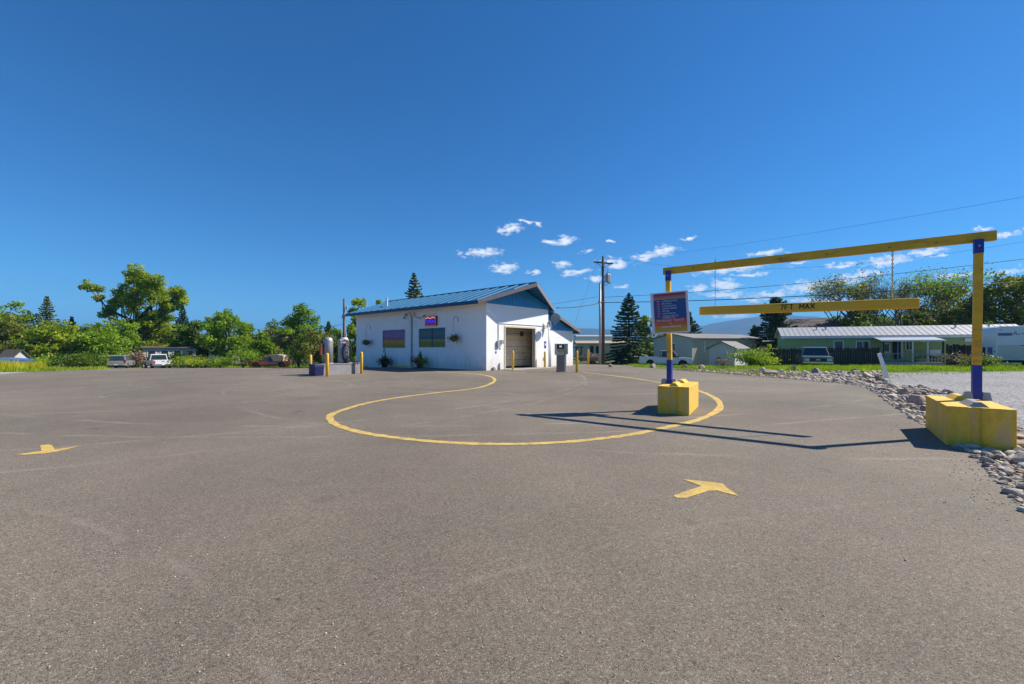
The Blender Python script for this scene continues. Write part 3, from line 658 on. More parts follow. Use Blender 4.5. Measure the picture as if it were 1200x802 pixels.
# roof: standing seam panels, one by one, with the pointed prow over the front gable
EX0, EX1, PW = -.72, 7.04, 1.45
def clip_poly(poly, f):
    out = []
    for i in range(len(poly)):
        a, b = poly[i], poly[(i+1) % len(poly)]; fa, fb = f(a), f(b)
        if fa >= 0: out.append(a)
        if fa*fb < 0: t = fa/(fa-fb); out.append((lerp(a[0], b[0], t), lerp(a[1], b[1], t)))
    return out
step = .9; y = -2*step; n_pan = 0
while y < BY+.45:
    y1 = min(y+step, BY+.45)
    for sd_ in (0, 1):
        e = EX0 if sd_ == 0 else EX1
        poly = [(e, y), (3.16, y), (3.16, y1), (e, y1)]
        poly = clip_poly(poly, lambda p: p[1]+PW*(abs(p[0]-e)/abs(3.16-e)))
        poly = [p for i, p in enumerate(poly) if (Vector(p)-Vector(poly[i-1])).length > 1e-4]
        if len(poly) < 3 or y1 < -PW+.1: continue
        s = MB(); nP = len(poly)
        vs_ = [(a, b, roofz(a)) for a, b in poly]+[(a, b, roofz(a)-.035) for a, b in poly]
        s.add(vs_, [tuple(range(nP)), tuple(range(2*nP-1, nP-1, -1))]+[(i, i+nP, (i+1) % nP+nP, (i+1) % nP) for i in range(nP)])
        # raised seam on the strip's near side
        xa = e; ys0 = y+.02
        if ys0 < 0: xa = e+(3.16-e)*(-ys0/PW)
        pn = s.build('roof_panel', M['roof'], B)
        if ys0 > -PW+.12: MB().hexa([(xa, ys0, roofz(xa)-.01), (3.16, ys0, roofz(3.16)-.01), (3.16, ys0+.15, roofz(3.16)-.01), (xa, ys0+.15, roofz(xa)-.01),
               (xa, ys0+.05, roofz(xa)+.045), (3.16, ys0+.05, roofz(3.16)+.045), (3.16, ys0+.10, roofz(3.16)+.045), (xa, ys0+.10, roofz(xa)+.045)]).build('seam', M['seam'], pn)
    y = y1
MB().hexa([(3.03,-PW+.06,5.56),(3.29,-PW+.06,5.56),(3.29,BY+.45,5.56),(3.03,BY+.45,5.56),(3.10,-PW+.06,5.66),(3.22,-PW+.06,5.66),(3.22,BY+.45,5.66),(3.10,BY+.45,5.66)]).build('ridge_cap', M['roof'], B)
def rk(a, b, w=.07, h=.24, drop=.02): return MB().hexa([(a[0]-w/2,a[1]-w,roofz(a[0])-h),(b[0]-w/2,b[1]-w,roofz(b[0])-h),(b[0]-w/2,b[1]-.002,roofz(b[0])-h),(a[0]-w/2,a[1]-.002,roofz(a[0])-h),
    (a[0]-w/2,a[1]-w,roofz(a[0])-drop),(b[0]-w/2,b[1]-w,roofz(b[0])-drop),(b[0]-w/2,b[1]-.002,roofz(b[0])-drop),(a[0]-w/2,a[1]-.002,roofz(a[0])-drop)])
rk((EX0, 0), (3.16, -PW)).build('rake_board', M['rake'], B)
rk((3.16, -PW), (EX1, 0)).build('rake_board', M['rake'], B)
MB().hexa([(EX0,BY+.45,roofz(EX0)-.24),(3.16,BY+.45,roofz(3.16)-.24),(3.16,BY+.5,roofz(3.16)-.24),(EX0,BY+.5,roofz(EX0)-.24),(EX0,BY+.45,roofz(EX0)),(3.16,BY+.45,roofz(3.16)),(3.16,BY+.5,roofz(3.16)),(EX0,BY+.5,roofz(EX0))]).build('rake_board', M['rake'], B)
MB().box(EX0-.03, EX0, 0, BY+.45, roofz(EX0)-.22, roofz(EX0)-.01).box(EX1, EX1+.03, 0, BY+.45, roofz(EX1)-.22, roofz(EX1)-.01).build('fascia', M['blue_fascia'], B)
MB().hexa([(EX0,.02,roofz(EX0)-.2),(0,.02,WH-.02),(0,BY+.4,WH-.02),(EX0,BY+.4,roofz(EX0)-.2),(EX0,.02,roofz(EX0)-.18),(0,.02,WH),(0,BY+.4,WH),(EX0,BY+.4,roofz(EX0)-.18)]).build('soffit', M['soffit'], B)
# purlins under the prow
s = MB()
for k in range(1, 8):
    t = k/8; xr = lerp(3.16, EX1, t); xl = lerp(3.16, EX0, t); yy = -PW*(1-t)
    for xx in (xr, xl):
        if yy < -.1: s.box(xx-.03, xx+.03, yy+.03, -.02, roofz(xx)-.10, roofz(xx)-.036)
s.build('purlin', M['siding'], B, kind='stuff')
MB().box(3.08, 3.24, -PW+.02, -.02, 5.36, 5.55).build('ridge_beam', M['rake'], B)
# wing with lean-to roof
WX1, WY0, WYL = 9.9, .25, 11
def wroof(x): return 4.13-(x-6.32)*.352
MB().box(BX+.002, WX1, WY0, WY0+T_, ZB, 2.76).box(WX1-T_, WX1, WY0+T_, WYL, ZB, 2.76).box(BX+.002, WX1-T_, WYL-T_, WYL, ZB, 2.76).build('wing_wall', M['white_wall'], B)
ribs(BX+.01, WX1-.01, WY0-.012, 2.70, lambda x: wroof(x)-.12, .245, 'wing_siding')
MB().prism([(BX+.01, 2.76), (WX1, 2.76), (WX1, wroof(WX1)-.13), (BX+.01, wroof(BX)-.13)], WY0+.02, WY0+.15).build('wing_siding_backing', M['siding'], B)
y = -.15
while y < WYL+.3:
    y1 = min(y+.62, WYL+.3); a, b = 6.33, 10.33
    s = MB().hexa([(a,y,wroof(a)-.035),(b,y,wroof(b)-.035),(b,y1-.001,wroof(b)-.035),(a,y1-.001,wroof(a)-.035),(a,y,wroof(a)),(b,y,wroof(b)),(b,y1-.001,wroof(b)),(a,y1-.001,wroof(a))])
    s.hexa([(a,y+.02,wroof(a)-.01),(b,y+.02,wroof(b)-.01),(b,y+.055,wroof(b)-.01),(a,y+.055,wroof(a)-.01),(a,y+.02,wroof(a)+.045),(b,y+.02,wroof(b)+.045),(b,y+.055,wroof(b)+.045),(a,y+.055,wroof(a)+.045)])
    s.build('roof_panel', M['roof'], B); y = y1
MB().hexa([(6.95,-.2,wroof(6.95)-.18),(10.34,-.2,wroof(10.34)-.18),(10.34,-.152,wroof(10.34)-.18),(6.95,-.152,wroof(6.95)-.18),(6.95,-.2,wroof(6.95)+.03),(10.34,-.2,wroof(10.34)+.03),(10.34,-.152,wroof(10.34)+.03),(6.95,-.152,wroof(6.95)+.03)]).build('rake_board', M['rake'], B)
MB().box(10.33, 10.36, -.15, WYL+.3, wroof(10.33)-.2, wroof(10.33)-.01).build('fascia', M['blue_fascia'], B)
MB().box(3.0, 3.06, 13.3, 13.36, 5.5, 5.6).lathe([(.07, 0), (.07, .62), (.1, .64), (.1, .7)], 12, (.9, 12.4, roofz(.9)-.05)).build('roof_vent', M['white_p'], B)
# windows with printed landscape film
def film(name, stops, streak):
    m = bpy.data.materials.new(name); m.use_nodes = True; t = m.node_tree; b = t.nodes['Principled BSDF']; b.inputs['Roughness'].default_value = .45; b.inputs['Specular IOR Level'].default_value = .25
    tc = N(t, 'ShaderNodeTexCoord'); sp = N(t, 'ShaderNodeSeparateXYZ'); LK(t, tc.outputs['Generated'], sp.inputs[0])
    mp = N(t, 'ShaderNodeMapping'); mp.inputs['Scale'].default_value = (1, 2, 6); mp.inputs['Rotation'].default_value = (R(12), 0, 0); LK(t, tc.outputs['Generated'], mp.inputs[0])
    n = N(t, 'ShaderNodeTexNoise'); n.inputs['Scale'].default_value = 2.2; n.inputs['Detail'].default_value = 6; LK(t, mp.outputs[0], n.inputs['Vector'])
    v = M2(t, 'ADD', sp.outputs[2], M2(t, 'MULTIPLY_ADD', n.outputs[0], .16, -.08)); cr = N(t, 'ShaderNodeValToRGB'); e = cr.color_ramp.elements
    e[0].position, e[0].color = stops[0][0], stops[0][1]+(1,); e[1].position, e[1].color = stops[-1][0], stops[-1][1]+(1,)
    for p, c in stops[1:-1]: k = e.new(p); k.color = c+(1,)
    LK(t, v, cr.inputs[0]); r2 = N(t, 'ShaderNodeMapRange'); r2.inputs['From Min'].default_value = .5; r2.inputs['From Max'].default_value = .72; r2.inputs['To Max'].default_value = .6; LK(t, n.outputs[0], r2.inputs[0])
    up = M2(t, 'MULTIPLY', r2.outputs[0], M2(t, 'GREATER_THAN', sp.outputs[2], .42))
    mx = N(t, 'ShaderNodeMix', data_type='RGBA'); LK(t, up, mx.inputs['Factor']); LK(t, cr.outputs[0], mx.inputs['A']); mx.inputs['B'].default_value = streak+(1,); LK(t, mx.outputs['Result'], b.inputs['Base Color'])
    return m
F1 = film('dusk_field_print', [(0,(.16,.17,.02)), (.2,(.38,.24,.03)), (.40,(.62,.26,.05)), (.45,(.26,.10,.17)), (.7,(.26,.13,.30)), (1,(.18,.11,.32))], (.50,.32,.48))
F2 = film('storm_field_print', [(0,(.20,.19,.03)), (.25,(.17,.20,.04)), (.38,(.30,.30,.12)), (.44,(.05,.11,.13)), (.7,(.08,.15,.17)), (1,(.04,.12,.16))], (.26,.22,.20))
for i, (y0, y1, z0, z1) in enumerate(wins):
    w_ = MB().box(-.03, .10, y0-.06, y0, z0-.06, z1+.06).box(-.03, .10, y1, y1+.06, z0-.06, z1+.06).box(-.03, .10, y0, y1, z1, z1+.06).box(-.03, .10, y0, y1, z0-.06, z0).build('window', M['white_trim'], B,
        label=['framed window with a greenish storm landscape', 'framed window with a purple dusk field picture'][i])
    MB().box(.03, .05, y0+.002, y1-.002, z0+.002, z1-.002).build('pane', F2 if i == 0 else F1, w_)
    if i == 0: MB().box(.005, .03, (y0+y1)/2-.03, (y0+y1)/2+.03, z0, z1).build('mullion', M['blue_fascia'], w_)
# fittings on the walls
MB().tube([(-.07, 7.64, -.4), (-.07, 7.64, 3.7), (-.25, 7.64, 3.95)], .055, 10).box(-.14, 0, 7.56, 7.72, 1.6, 1.64).box(-.14, 0, 7.56, 7.72, 3.3, 3.34).build('downpipe', M['grey_metal'], B, smooth=False)
MB().box(-.18, 0, 8.2, 8.4, 3.75, 3.9).lathe([(.03, 0), (.09, -.12), (.1, -.2)], 10, (-.22, 8.3, 3.72)).build('wall_lamp', M['grey_metal'], B)
MB().tube([(-.04, 7.4, 3.95), (-.1, 7.1, 3.62), (-.12, 6.6, 3.5), (-.1, 6.1, 3.62)], .018, 6).lathe([(.02, 0), (.06, .03), (.06, .1)], 8, (-.1, 6.1, 3.6)).build('cable', M['dark'], B)
MB().box(.9, 1.15, -.12, -.002, 1.45, 1.85).build('meter_box', M['grey_metal'], B)
MB().box(1.2, 1.42, -.14, -.002, 1.65, 1.9).lathe([(.08, -.02), (.09, .0)], 12, (1.05, -.14, 1.35), 'y').build('switch_box', M['grey_metal'], B)
MB().tube([(1.05, -.03, 1.85), (1.05, -.03, 2.92), (1.12, -.03, 2.96), (5.9, -.03, 2.96)], .02, 6).build('conduit', M['grey_metal'], B)
MB().lathe([(.02, -.02), (.05, -.05), (.05, -.14)], 8, (.55, 0, .18), 'y').box(.5, .68, -.16, -.002, .02, .16).build('hose_bib', M['grey_metal'], B)
MB().box(5.85, 6.05, -.02, -.002, 1.38, 1.86).build('wall_notice', M['blue_paint'], B); MB().box(5.88, 6.02, -.025, -.02, 1.55, 1.72).build('notice_panel', M['white_p'], B)
MB().box(5.80, 5.9, -.1, -.002, .62, .75).build('outlet', M['grey_metal'], B)
MB().tube([(6.5, .1, -.1), (6.5, .1, 3.2)], .11, 12).tube([(6.72, .12, -.1), (6.72, .12, 2.6)], .07, 10).build('service_mast', M['alu'], B, smooth=True)
def dish(u, v, z, r, tilt, name, label):
    p = bw(u, v, z); d = empty(name, p, tilt, label, 'dish')
    MB().lathe([(r*.02, -.0), (r*.5, -.03), (r*.85, -.09), (r, -.15), (r*.98, -.16), (r*.83, -.11), (r*.5, -.05), (.01, -.02)], 24, (0,0,0), 'y').build('reflector', M['grey_metal'], d, smooth=True)
    MB().tube([(0, 0, -.02), (.0, .25, -.1), (.05, .3, -.45)], .02, 6).tube([(0, -.1, -r*.8), (0, -.4, -.05)], .012, 5).build('arm', M['grey_metal'], d)
dish(6.55, -.45, 3.52, .36, R(10), 'satellite_dish', 'round pale satellite dish where the two roofs of the wash building meet')
dish(5.75, -.35, 2.98, .33, R(62), 'satellite_dish', 'satellite dish seen edge-on on the white wall right of the bay door')
# neon sign
sg = empty('neon_sign', bw(-.02, 5.35, 2.93), BA, 'small dark blue and red lit sign above the right-hand window', 'sign')
MB().box(-.10, 0, -.64, .64, 0, .66).build('cabinet', M['rubber'], sg, bevel=.01)
def emit(name, c, s):
    m = bpy.data.materials.new(name); m.use_nodes = True; b = m.node_tree.nodes['Principled BSDF']; b.inputs['Base Color'].default_value = c+(1,); b.inputs['Emission Color'].default_value = c+(1,); b.inputs['Emission Strength'].default_value = s; return m
NB = emit('blue_neon', (.08,.05,.9), .45); NR = emit('red_neon', (.7,.03,.06), .35); NW = emit('pink_neon', (.8,.45,.5), .4)
MB().box(-.115, -.102, -.60, .60, .60, .635).box(-.115, -.102, -.60, .60, .03, .06).box(-.115, -.102, -.60, -.57, .06, .60).box(-.115, -.102, .57, .60, .06, .60).build('neon_border', NR, sg)
MB().tube([(-.115, -.5, .5), (-.115, -.3, .57), (-.115, 0, .5), (-.115, .3, .57), (-.115, .5, .5)], .03, 6).build('neon_arc', NW, sg)
text('lettering', 'OPEN', .40, NB, sg, (-.118, 0, .27), (R(90), 0, R(-90)), .004, sx=1.0)
# hanging baskets
def basket(v, z, label, ms):
    root = empty('hanging_basket', bw(-.4, v, z), BA, label, 'hanging basket', 'hanging baskets on the shaded wall')
    hz = 1.0; MB().tube([(.39, 0, hz+.15), (.30, 0, hz+.45), (.1, 0, hz+.5), (0, 0, hz+.25)], .014, 5).build('bracket', M['dark'], root)
    c = MB()
    for a in range(3): c.tube([(0, 0, hz+.25), (.2*math.cos(a*2.1), .2*math.sin(a*2.1), .08)], .006, 4)
    c.build('chain', M['grey_metal'], root); MB().lathe([(.06, -.16), (.2, -.05), (.24, .08)], 14).build('pot', M['wood_brown'], root, smooth=True)
    for k, m_ in enumerate(ms):
        n = 260 if k == 0 else 90; C = nr_.normal(size=(n, 3))*np.array([.15,.18,.10])+np.array([0,0,.1]); C[:, 2] -= np.maximum(0, np.abs(C[:, 1])-.25)*1.1
        vv, ff = leaves(C, .06); raw('foliage' if k == 0 else 'flower', vv, ff, m_, root, kind='stuff')
basket(13.35, 1.75, 'green hanging basket left of the purple window', [M['leaf_d'], M['leaf_o']])
basket(2.58, 1.95, 'hanging basket with orange flowers right of the greenish window', [M['leaf_o'], M['flower_r']])
# planters
def planter(u, v, label, kind):
    p = bw(u, v); p.z = zt(p.x, p.y); root = empty('flower_planter', p, BA, label, 'planter')
    MB().lathe([(.20, 0), (.27, .36), (.30, .38), (.30, .42), (.27, .42)], 16).build('pot', M['rust'] if kind else M['rubber'], root, smooth=True)
    s = MB()
    for i in range(26):
        a = rnd.uniform(0, 6.28); tl = rnd.uniform(.5, 1.25) if kind else rnd.uniform(.5, 1.0); sp_ = rnd.uniform(.05, .55)*tl*.75; dx, dy = math.cos(a), math.sin(a); w = .025; ht = .42+tl*.75*(1-sp_*.5)
        s.tube([(dx*.05, dy*.05, .38), (dx*sp_*.5, dy*sp_*.5, .4+(ht-.4)*.65), (dx*sp_, dy*sp_, ht)], [w, w*.9, .003], 4)
    s.build('spike_leaves', M['leaf_d'], root)
    C = nr_.normal(size=(420, 3))*np.array([.22,.30,.13])+np.array([0,0,.5]); C[:, 2] = np.maximum(C[:, 2]-.6*np.maximum(0, np.abs(C[:, 1])-.3), .05); vv, ff = leaves(C, .07); raw('foliage', vv, ff, M['leaf_d'] if not kind else M['leaf_g'], root)
    C = nr_.normal(size=(260, 3))*np.array([.22,.32,.12])+np.array([-.03, .25 if kind else 0, .52]); vv, ff = leaves(C, .06); raw('flower', vv, ff, M['flower_r'] if kind else M['flower'], root, kind='stuff')
    if kind: C = nr_.normal(size=(70, 3))*np.array([.2,.2,.15])+np.array([-.05,-.22,.45]); vv, ff = leaves(C, .05); raw('flower', vv, ff, M['flower_y'], root, kind='stuff')
    else:
        s = MB()
        for dx, h_ in ((0, 1.55), (.14, 1.4), (-.1, 1.3)): s.tube([(0, dx*.3, .5), (0, dx, h_-.25)], .008, 4).tube([(0, dx, h_-.25), (0, dx, h_)], [.035, .01], 6)
        s.build('flower_spike', M['flower'], root)
planter(-.55, 10.4, 'planter of dark purple flowers with tall spikes under the purple window', 0)
planter(-.6, 5.9, 'planter of red and yellow flowers under the greenish window', 1)
def stop(u0, v0, v1, label):
    a = bw(u0, v0); b = bw(u0, v1); c = (a+b)/2; c.z = zt(c.x, c.y)+.008; l = abs(v1-v0)/2
    MB().prism([(-.09,0), (.09,0), (.05,.13), (-.05,.13)], -l, l, 'y').build('wheel_stop', M['line'], None, c, BA, bevel=.01, label=label, cat='wheel stop', group='wheel stops along the shaded wall')
stop(-1.15, 6.0, 8.4, 'yellow wheel stop beside the red flower planter'); stop(-1.15, 11.9, 13.3, 'short yellow wheel stop near the left end of the wall')

# ================================================================ bollards
def bollard_mesh(h=1.15, r=.075): return MB().lathe([(r, -.3), (r, h-.06), (r*.8, h-.02), (r*.4, h), (0.005, h+.003)], 14).mesh('bollard', M['bollard'], True)
bmh = bollard_mesh()
for x_, y_, s_, lab in (((601-600)/500*27.15, 27.15, 1.06, 'yellow bollard standing in front of the open bay door'), (.077*29.9, 29.9, 1.0, 'yellow bollard right of the bay door before the white wall'),
        ((676-600)/500*24.2, 24.2, 1.08, 'yellow bollard just right of the pay station'), ((689.5-600)/500*35, 35, 1.1, 'yellow bollard beyond the wing, nearest the utility poles'),
        (-8.15, 23.1, 1.03, 'yellow bollard at the right end of the vacuum island'), (-9.05, 20.9, 1.0, 'yellow bollard in front of the vacuum island and bin')):
    o = bpy.data.objects.new('bollard', bmh); COL.objects.link(o); o.location = (x_, y_, zt(x_, y_)); o.scale = (1, 1, s_); tag(o, lab, 'bollard', 'yellow bollards')
o = empty('bollard', (-10.25, 21.7, zt(-10.25, 21.7)), 0, 'yellow and black banded bollard at the left end of the vacuum island', 'bollard', 'yellow bollards')
o2 = bpy.data.objects.new('post', bmh); COL.objects.link(o2); o2.parent = o; o2.scale = (1,1,.92)
s = MB()
for z in (.12, .32, .52): s.lathe([(.078, z), (.078, z+.07)], 14)
s.build('band', M['dark'], o)

# ================================================================ vacuum island
IA = math.atan2(23.3-21.6, -8.34+9.54)
isl = empty('vacuum_island', (-9.54, 21.6, 0), IA, 'low grey concrete island carrying the two vacuums', 'island')
MB().box(0, 2.15, 0, .95, -.1, .54).build('block', M['island'], isl, bevel=.02); MB().box(-.02, 2.17, -.02, .97, .541, .585).build('cap', M['island'], isl, bevel=.008)
def iw(x, y, z): return Vector((-9.54+x*math.cos(IA)-y*math.sin(IA), 21.6+x*math.sin(IA)+y*math.cos(IA), z))
def hose_loop(cx, top, w, h, y0, r=.028):
    pts = []
    for i in range(40):
        t = i/39*4*math.pi; pts.append((cx+w/2*math.sin(t), y0-.02*i/39*3, top-h/2+h/2*math.cos(t)))
    return pts
v1 = empty('vacuum_machine', iw(.55, .5, .585), IA+R(-20), 'tall silver vacuum with domed top and no hose loops, left on the island', 'vacuum')
MB().lathe([(.25, 0), (.25, 1.2), (.22, 1.3), (.13, 1.38), (.01, 1.4)], 20).build('canister', M['steel'], v1, smooth=True); MB().lathe([(.255, 0), (.255, .05)], 20).lathe([(.255, 1.12), (.255, 1.17)], 20).build('hoop', M['grey_metal'], v1)
MB().box(-.40, -.25, -.15, .12, .45, 1.05).build('service_box', M['rust'], v1, bevel=.01)
MB().tube([(-.25, 0, 1.1), (-.6, 0, 1.0), (-.75, 0, .5), (-.8, -.05, 0), (-.7, -.1, -.4)], .035, 8).build('hose', M['dark'], v1, smooth=True)
v2 = empty('vacuum_machine', iw(1.45, .45, .585), IA+R(-20), 'white vacuum with coiled black hose and red sign, right on the island', 'vacuum')
MB().box(-.28, .22, -.2, .2, 0, 1.28).build('cabinet', M['steel'], v2, bevel=.03); MB().box(-.22, .2, -.215, -.202, .95, 1.22).build('face_panel', M['white_p'], v2)
MB().lathe([(.2, 0), (.2, .05), (.17, .09)], 16, (.0, 0, 1.28)).build('lid', M['white_p'], v2)
MB().prism([(-.2,1.12),(.0,1.2),(.2,1.12),(.2,1.18),(0,1.26),(-.2,1.18)], -.235, -.217).build('red_banner', M['red'], v2); MB().box(-.18, -.02, -.23, -.217, .98, 1.08).build('blue_label', M['blue_paint'], v2)
MB().box(.0, .16, -.26, -.24, .62, .78).box(.02, .14, -.26, -.24, .42, .54).build('instruction_label', M['white_p'], v2)
MB().tube(hose_loop(.08, 1.08, .46, 1.05, -.28), .032, 7).tube(hose_loop(.04, 1.0, .34, .85, -.33), .028, 7).tube([(.2, -.3, .2), (.42, -.38, .02), (.55, -.42, .1), (.6, -.4, -.05)], .03, 7).build('hose', M['dark'], v2, smooth=True)
MB().lathe([(.09, 0), (.12, .12), (.12, .2)], 12, (.05, -.33, .05)).tube([(.05, -.33, -.5), (.05, -.33, .1)], .07, 8).build('nozzle', M['dark'], v2)
MB().tube([(-.1, .1, 1.28), (-.1, .1, 1.75)], .03, 6).tube([(.1, .05, 1.3), (.1, .05, 1.6)], .05, 8).build('exhaust_stack', M['grey_metal'], v2)
p = iw(-.28, .15, 0); bn = empty('trash_bin', (p.x, p.y, zt(p.x, p.y)+.008), IA, 'dark blue trash bin at the left end of the vacuum island', 'bin')
MB().hexa([(-.22,-.22,0),(.22,-.22,0),(.22,.22,0),(-.22,.22,0),(-.27,-.27,.52),(.27,-.27,.52),(.27,.27,.52),(-.27,.27,.52)]).build('body', M['navy'], bn, bevel=.03); MB().box(-.28, .28, -.28, .28, .521, .57).build('lid', M['navy'], bn, bevel=.015)

# ================================================================ pay station
ks = empty('pay_station', ((657-600)/500*24.9, 24.9, .008), R(12), 'brown and grey pay station with blue and yellow screen panel', 'pay station')
MB().box(-.21, .20, -.17, .17, 0, 1.05).build('pedestal', mat('pedestal_brown', (.26,.21,.18), .8, var=.1, scale=5), ks, bevel=.015); MB().box(-.31, .16, -.2, .2, .98, 1.64).build('head', M['trim'], ks, bevel=.02)
MB().box(.165, .38, -.22, .18, 1.02, 1.64).build('coin_box', M['grey_metal'], ks, bevel=.015); MB().box(.21, .31, -.14, .12, 0, 1.02).build('side_post', M['alu'], ks, bevel=.01)
MB().box(-.29, .13, -.215, -.201, 1.33, 1.61).build('screen_panel', M['navy'], ks); MB().box(-.15, .0, -.222, -.215, 1.42, 1.53).build('screen', emit('pale_screen', (.45,.5,.35), .4), ks)
MB().box(-.29, .13, -.216, -.201, 1.14, 1.30).build('instruction_panel', M['line'], ks); MB().box(.25, .33, -.235, -.22, 1.32, 1.55).build('receipt_slot', mat('pale_lime_plate', (.55,.6,.2), .5), ks)

# ================================================================ clearance gantry
PL, PR = Vector((3.66, 9.85, 0)), Vector((7.60, 7.0, 0)); GD = (PR-PL).normalized(); GA = math.atan2(GD.y, GD.x); GL = (PR-PL).length
ga = empty('clearance_gantry', PL, GA, 'yellow overhead clearance gantry on two yellow and blue posts', 'gantry')
def post(x0, ymid, ztop, lean, nm=1.15):
    p_ = empty_mesh = MB().hexa([(x0-.05,-.125,nm),(x0+.05,-.125,nm),(x0+.05,-.025,nm),(x0-.05,-.025,nm),(x0-.05+lean,-.125,2.97),(x0+.05+lean,-.125,2.97),(x0+.05+lean,-.025,2.97),(x0-.05+lean,-.025,2.97)]).build('post', M['yellow'], ga, bevel=.006)
    MB().box(x0-.053, x0+.053, -.128, -.022, .60, nm).build('painted_foot', M['blue_paint'], p_); MB().box(x0-.053+lean, x0+.053+lean, -.128, -.022, 2.97, ztop).build('painted_cap', M['blue_paint'], p_)
    for dx, dy in ((-.11, -.13), (.11, -.05)):
        MB().hexa([(x0+dx-.06,dy-.06,.585),(x0+dx+.06,dy-.06,.585),(x0+dx+.06,dy+.06,.585),(x0+dx-.06,dy+.06,.585),(x0+dx-.04,dy-.04,.72),(x0+dx+.04,dy-.04,.72),(x0+dx+.04,dy+.04,.72),(x0+dx-.04,dy+.04,.72)]).build('bracket', M['grey_metal'], p_, bevel=.008)
    MB().lathe([(.018, -.012), (.018, 0)], 8, (x0+lean, -.129, 3.08), 'y').lathe([(.012, -.008), (.012, 0)], 8, (x0, -.125, 1.32), 'y').build('bolt', M['steel'], p_)
post(0, 0, 3.20, -.03); post(GL, 0, 3.19, .02)
MB().hexa([(-.17,-.017,3.135),(GL+.24,-.017,3.165),(GL+.24,.07,3.165),(-.17,.07,3.135),(-.17,-.017,3.29),(GL+.24,-.017,3.325),(GL+.24,.07,3.325),(-.17,.07,3.29)]).build('beam', M['yellow'], ga, bevel=.006)
s = MB()
for x in (.5, 1.3, 2.15, 2.9, 3.8, 4.4): s.lathe([(.014, -.01), (.014, 0)], 6, (x, -.018, 3.22), 'y')
s.build('nail', M['rust'], ga)
cb = empty('clearance_bar', PL+GD*2.3, GA, 'yellow hanging clearance bar lettered 7FT MAX', 'clearance bar')
def zb(s_): return 2.155+(s_-2.3)*-.004
x0, x1 = .62-2.3, 4.20-2.3
MB().hexa([(x0,-.03,2.155),(x1,-.03,2.115),(x1,.05,2.115),(x0,.05,2.155),(x0,-.03,2.345),(x1,-.03,2.30),(x1,.05,2.30),(x0,.05,2.345)]).build('bar', M['bar_yellow'], cb, bevel=.03, seg=3)
GL_ = {'7': [((0,1),(1,1)),((1,1),(.35,0))], 'F': [((0,0),(0,1)),((0,1),(1,1)),((0,.52),(.8,.52))], 'T': [((0,1),(1,1)),((.5,0),(.5,1))],
    'M': [((0,0),(0,1)),((0,1),(.5,.35)),((.5,.35),(1,1)),((1,1),(1,0))], 'A': [((0,0),(.5,1)),((.5,1),(1,0)),((.22,.35),(.78,.35))], 'X': [((0,0),(1,1)),((0,1),(1,0))]}
xl = -.265
for ch_ in '7FT MAX':
    if ch_ == ' ': xl += .085; continue
    wd_ = .068 if ch_ in 'MX' else .056
    lb = MB()
    for k_, ((a0_, b0_), (a1_, b1_)) in enumerate(GL_[ch_]):
        lb.beam((xl+a0_*wd_, -.033-.0004*k_, 2.192+b0_*.098), (xl+a1_*wd_, -.033-.0004*k_, 2.192+b1_*.098), .004, .016, (0, 0, 1) if abs(a1_-a0_) > .01 else (1, 0, 0))
    lb.build('letter', M['text_dark'], cb, (.115, 0, 0), kind='stuff'); xl += wd_+.024
MB().tube([(.945-2.3, .01, 2.34), (.945-2.3, .01, 3.40)], .006, 6).lathe([(.02, 0), (.02, .03)], 8, (.945-2.3, .01, 3.295)).build('hanger_rod', M['grey_metal'], cb)
s = MB(); z = 2.30; k = 0
while z < 3.17:
    a = .012; pts = [(3.845-2.3+(a*math.cos(t) if k % 2 else 0), .01+(0 if k % 2 else a*math.cos(t)), z+.022+.024*math.sin(t)) for t in [i*math.pi/4 for i in range(9)]]
    s.tube(pts, .0045, 4, False); z += .036; k += 1
s.build('chain', M['bar_yellow'], cb); MB().tube([(3.845-2.3, -.02, 2.6), (3.845-2.3, -.01, 3.16)], .004, 4).build('safety_wire', M['steel'], cb)

# rules sign
rs = empty('rules_sign', PL+Vector((-GD.y*-1, 0, 0))*0+Vector((.01, -.19, 0)), GA+R(14), 'white-framed sign of wash rules on the left gantry post', 'sign')
rs.location = PL+GD*.0+Vector((-.07, -.22, 1.76)); rs.rotation_euler = (0, R(-3.0), GA+R(14))
MB().box(-.40, .40, -.045, .045, 0, .93).build('frame', M['alu'], rs, bevel=.008)
def stripe(z0, z1, m, name='print', x0=-.335, x1=.345, y=-.050): return MB().box(x0, x1, y, -.0455, z0, z1).build(name, m, rs)
def flat(n, c): return mat(n, c, .45, var=.03)
stripe(.845, .90, flat('print_crimson', (.33,.03,.10))); stripe(.80, .845, flat('print_pink', (.42,.14,.14))); stripe(.765, .80, flat('print_orange_top', (.42,.26,.12)))
stripe(.33, .765, flat('print_blue', (.015,.07,.24))); stripe(.25, .33, flat('print_red', (.50,.05,.06))); stripe(.17, .25, flat('print_orange_red', (.60,.13,.02))); stripe(.10, .17, flat('print_orange', (.60,.26,.03))); stripe(.03, .10, flat('print_gold', (.52,.33,.05)))
rows = ['LOADED VEHICLES', 'BIKE RACKS', 'LUGGAGE RACKS', 'CARGO CARRIERS', 'HITCHES', 'LOOSE MIRRORS', 'OVERSIZE TIRES OR', 'MODIFIED TRIM']
zz = .725; MW = M['text_white']
for i, t_ in enumerate(rows):
    text('lettering', t_, .040, MW, rs, (-.16, -.052, zz), (R(90), 0, 0), .0015, 'LEFT', .95)
    if i != 7: MB().box(-.27, -.20, -.053, -.0505, zz-.014, zz+.014).build('bullet', M['text_red'], rs); text('lettering', 'NO', .03, MW, rs, (-.235, -.054, zz), (R(90), 0, 0), .001)
    zz -= .056 if i < 6 else .042
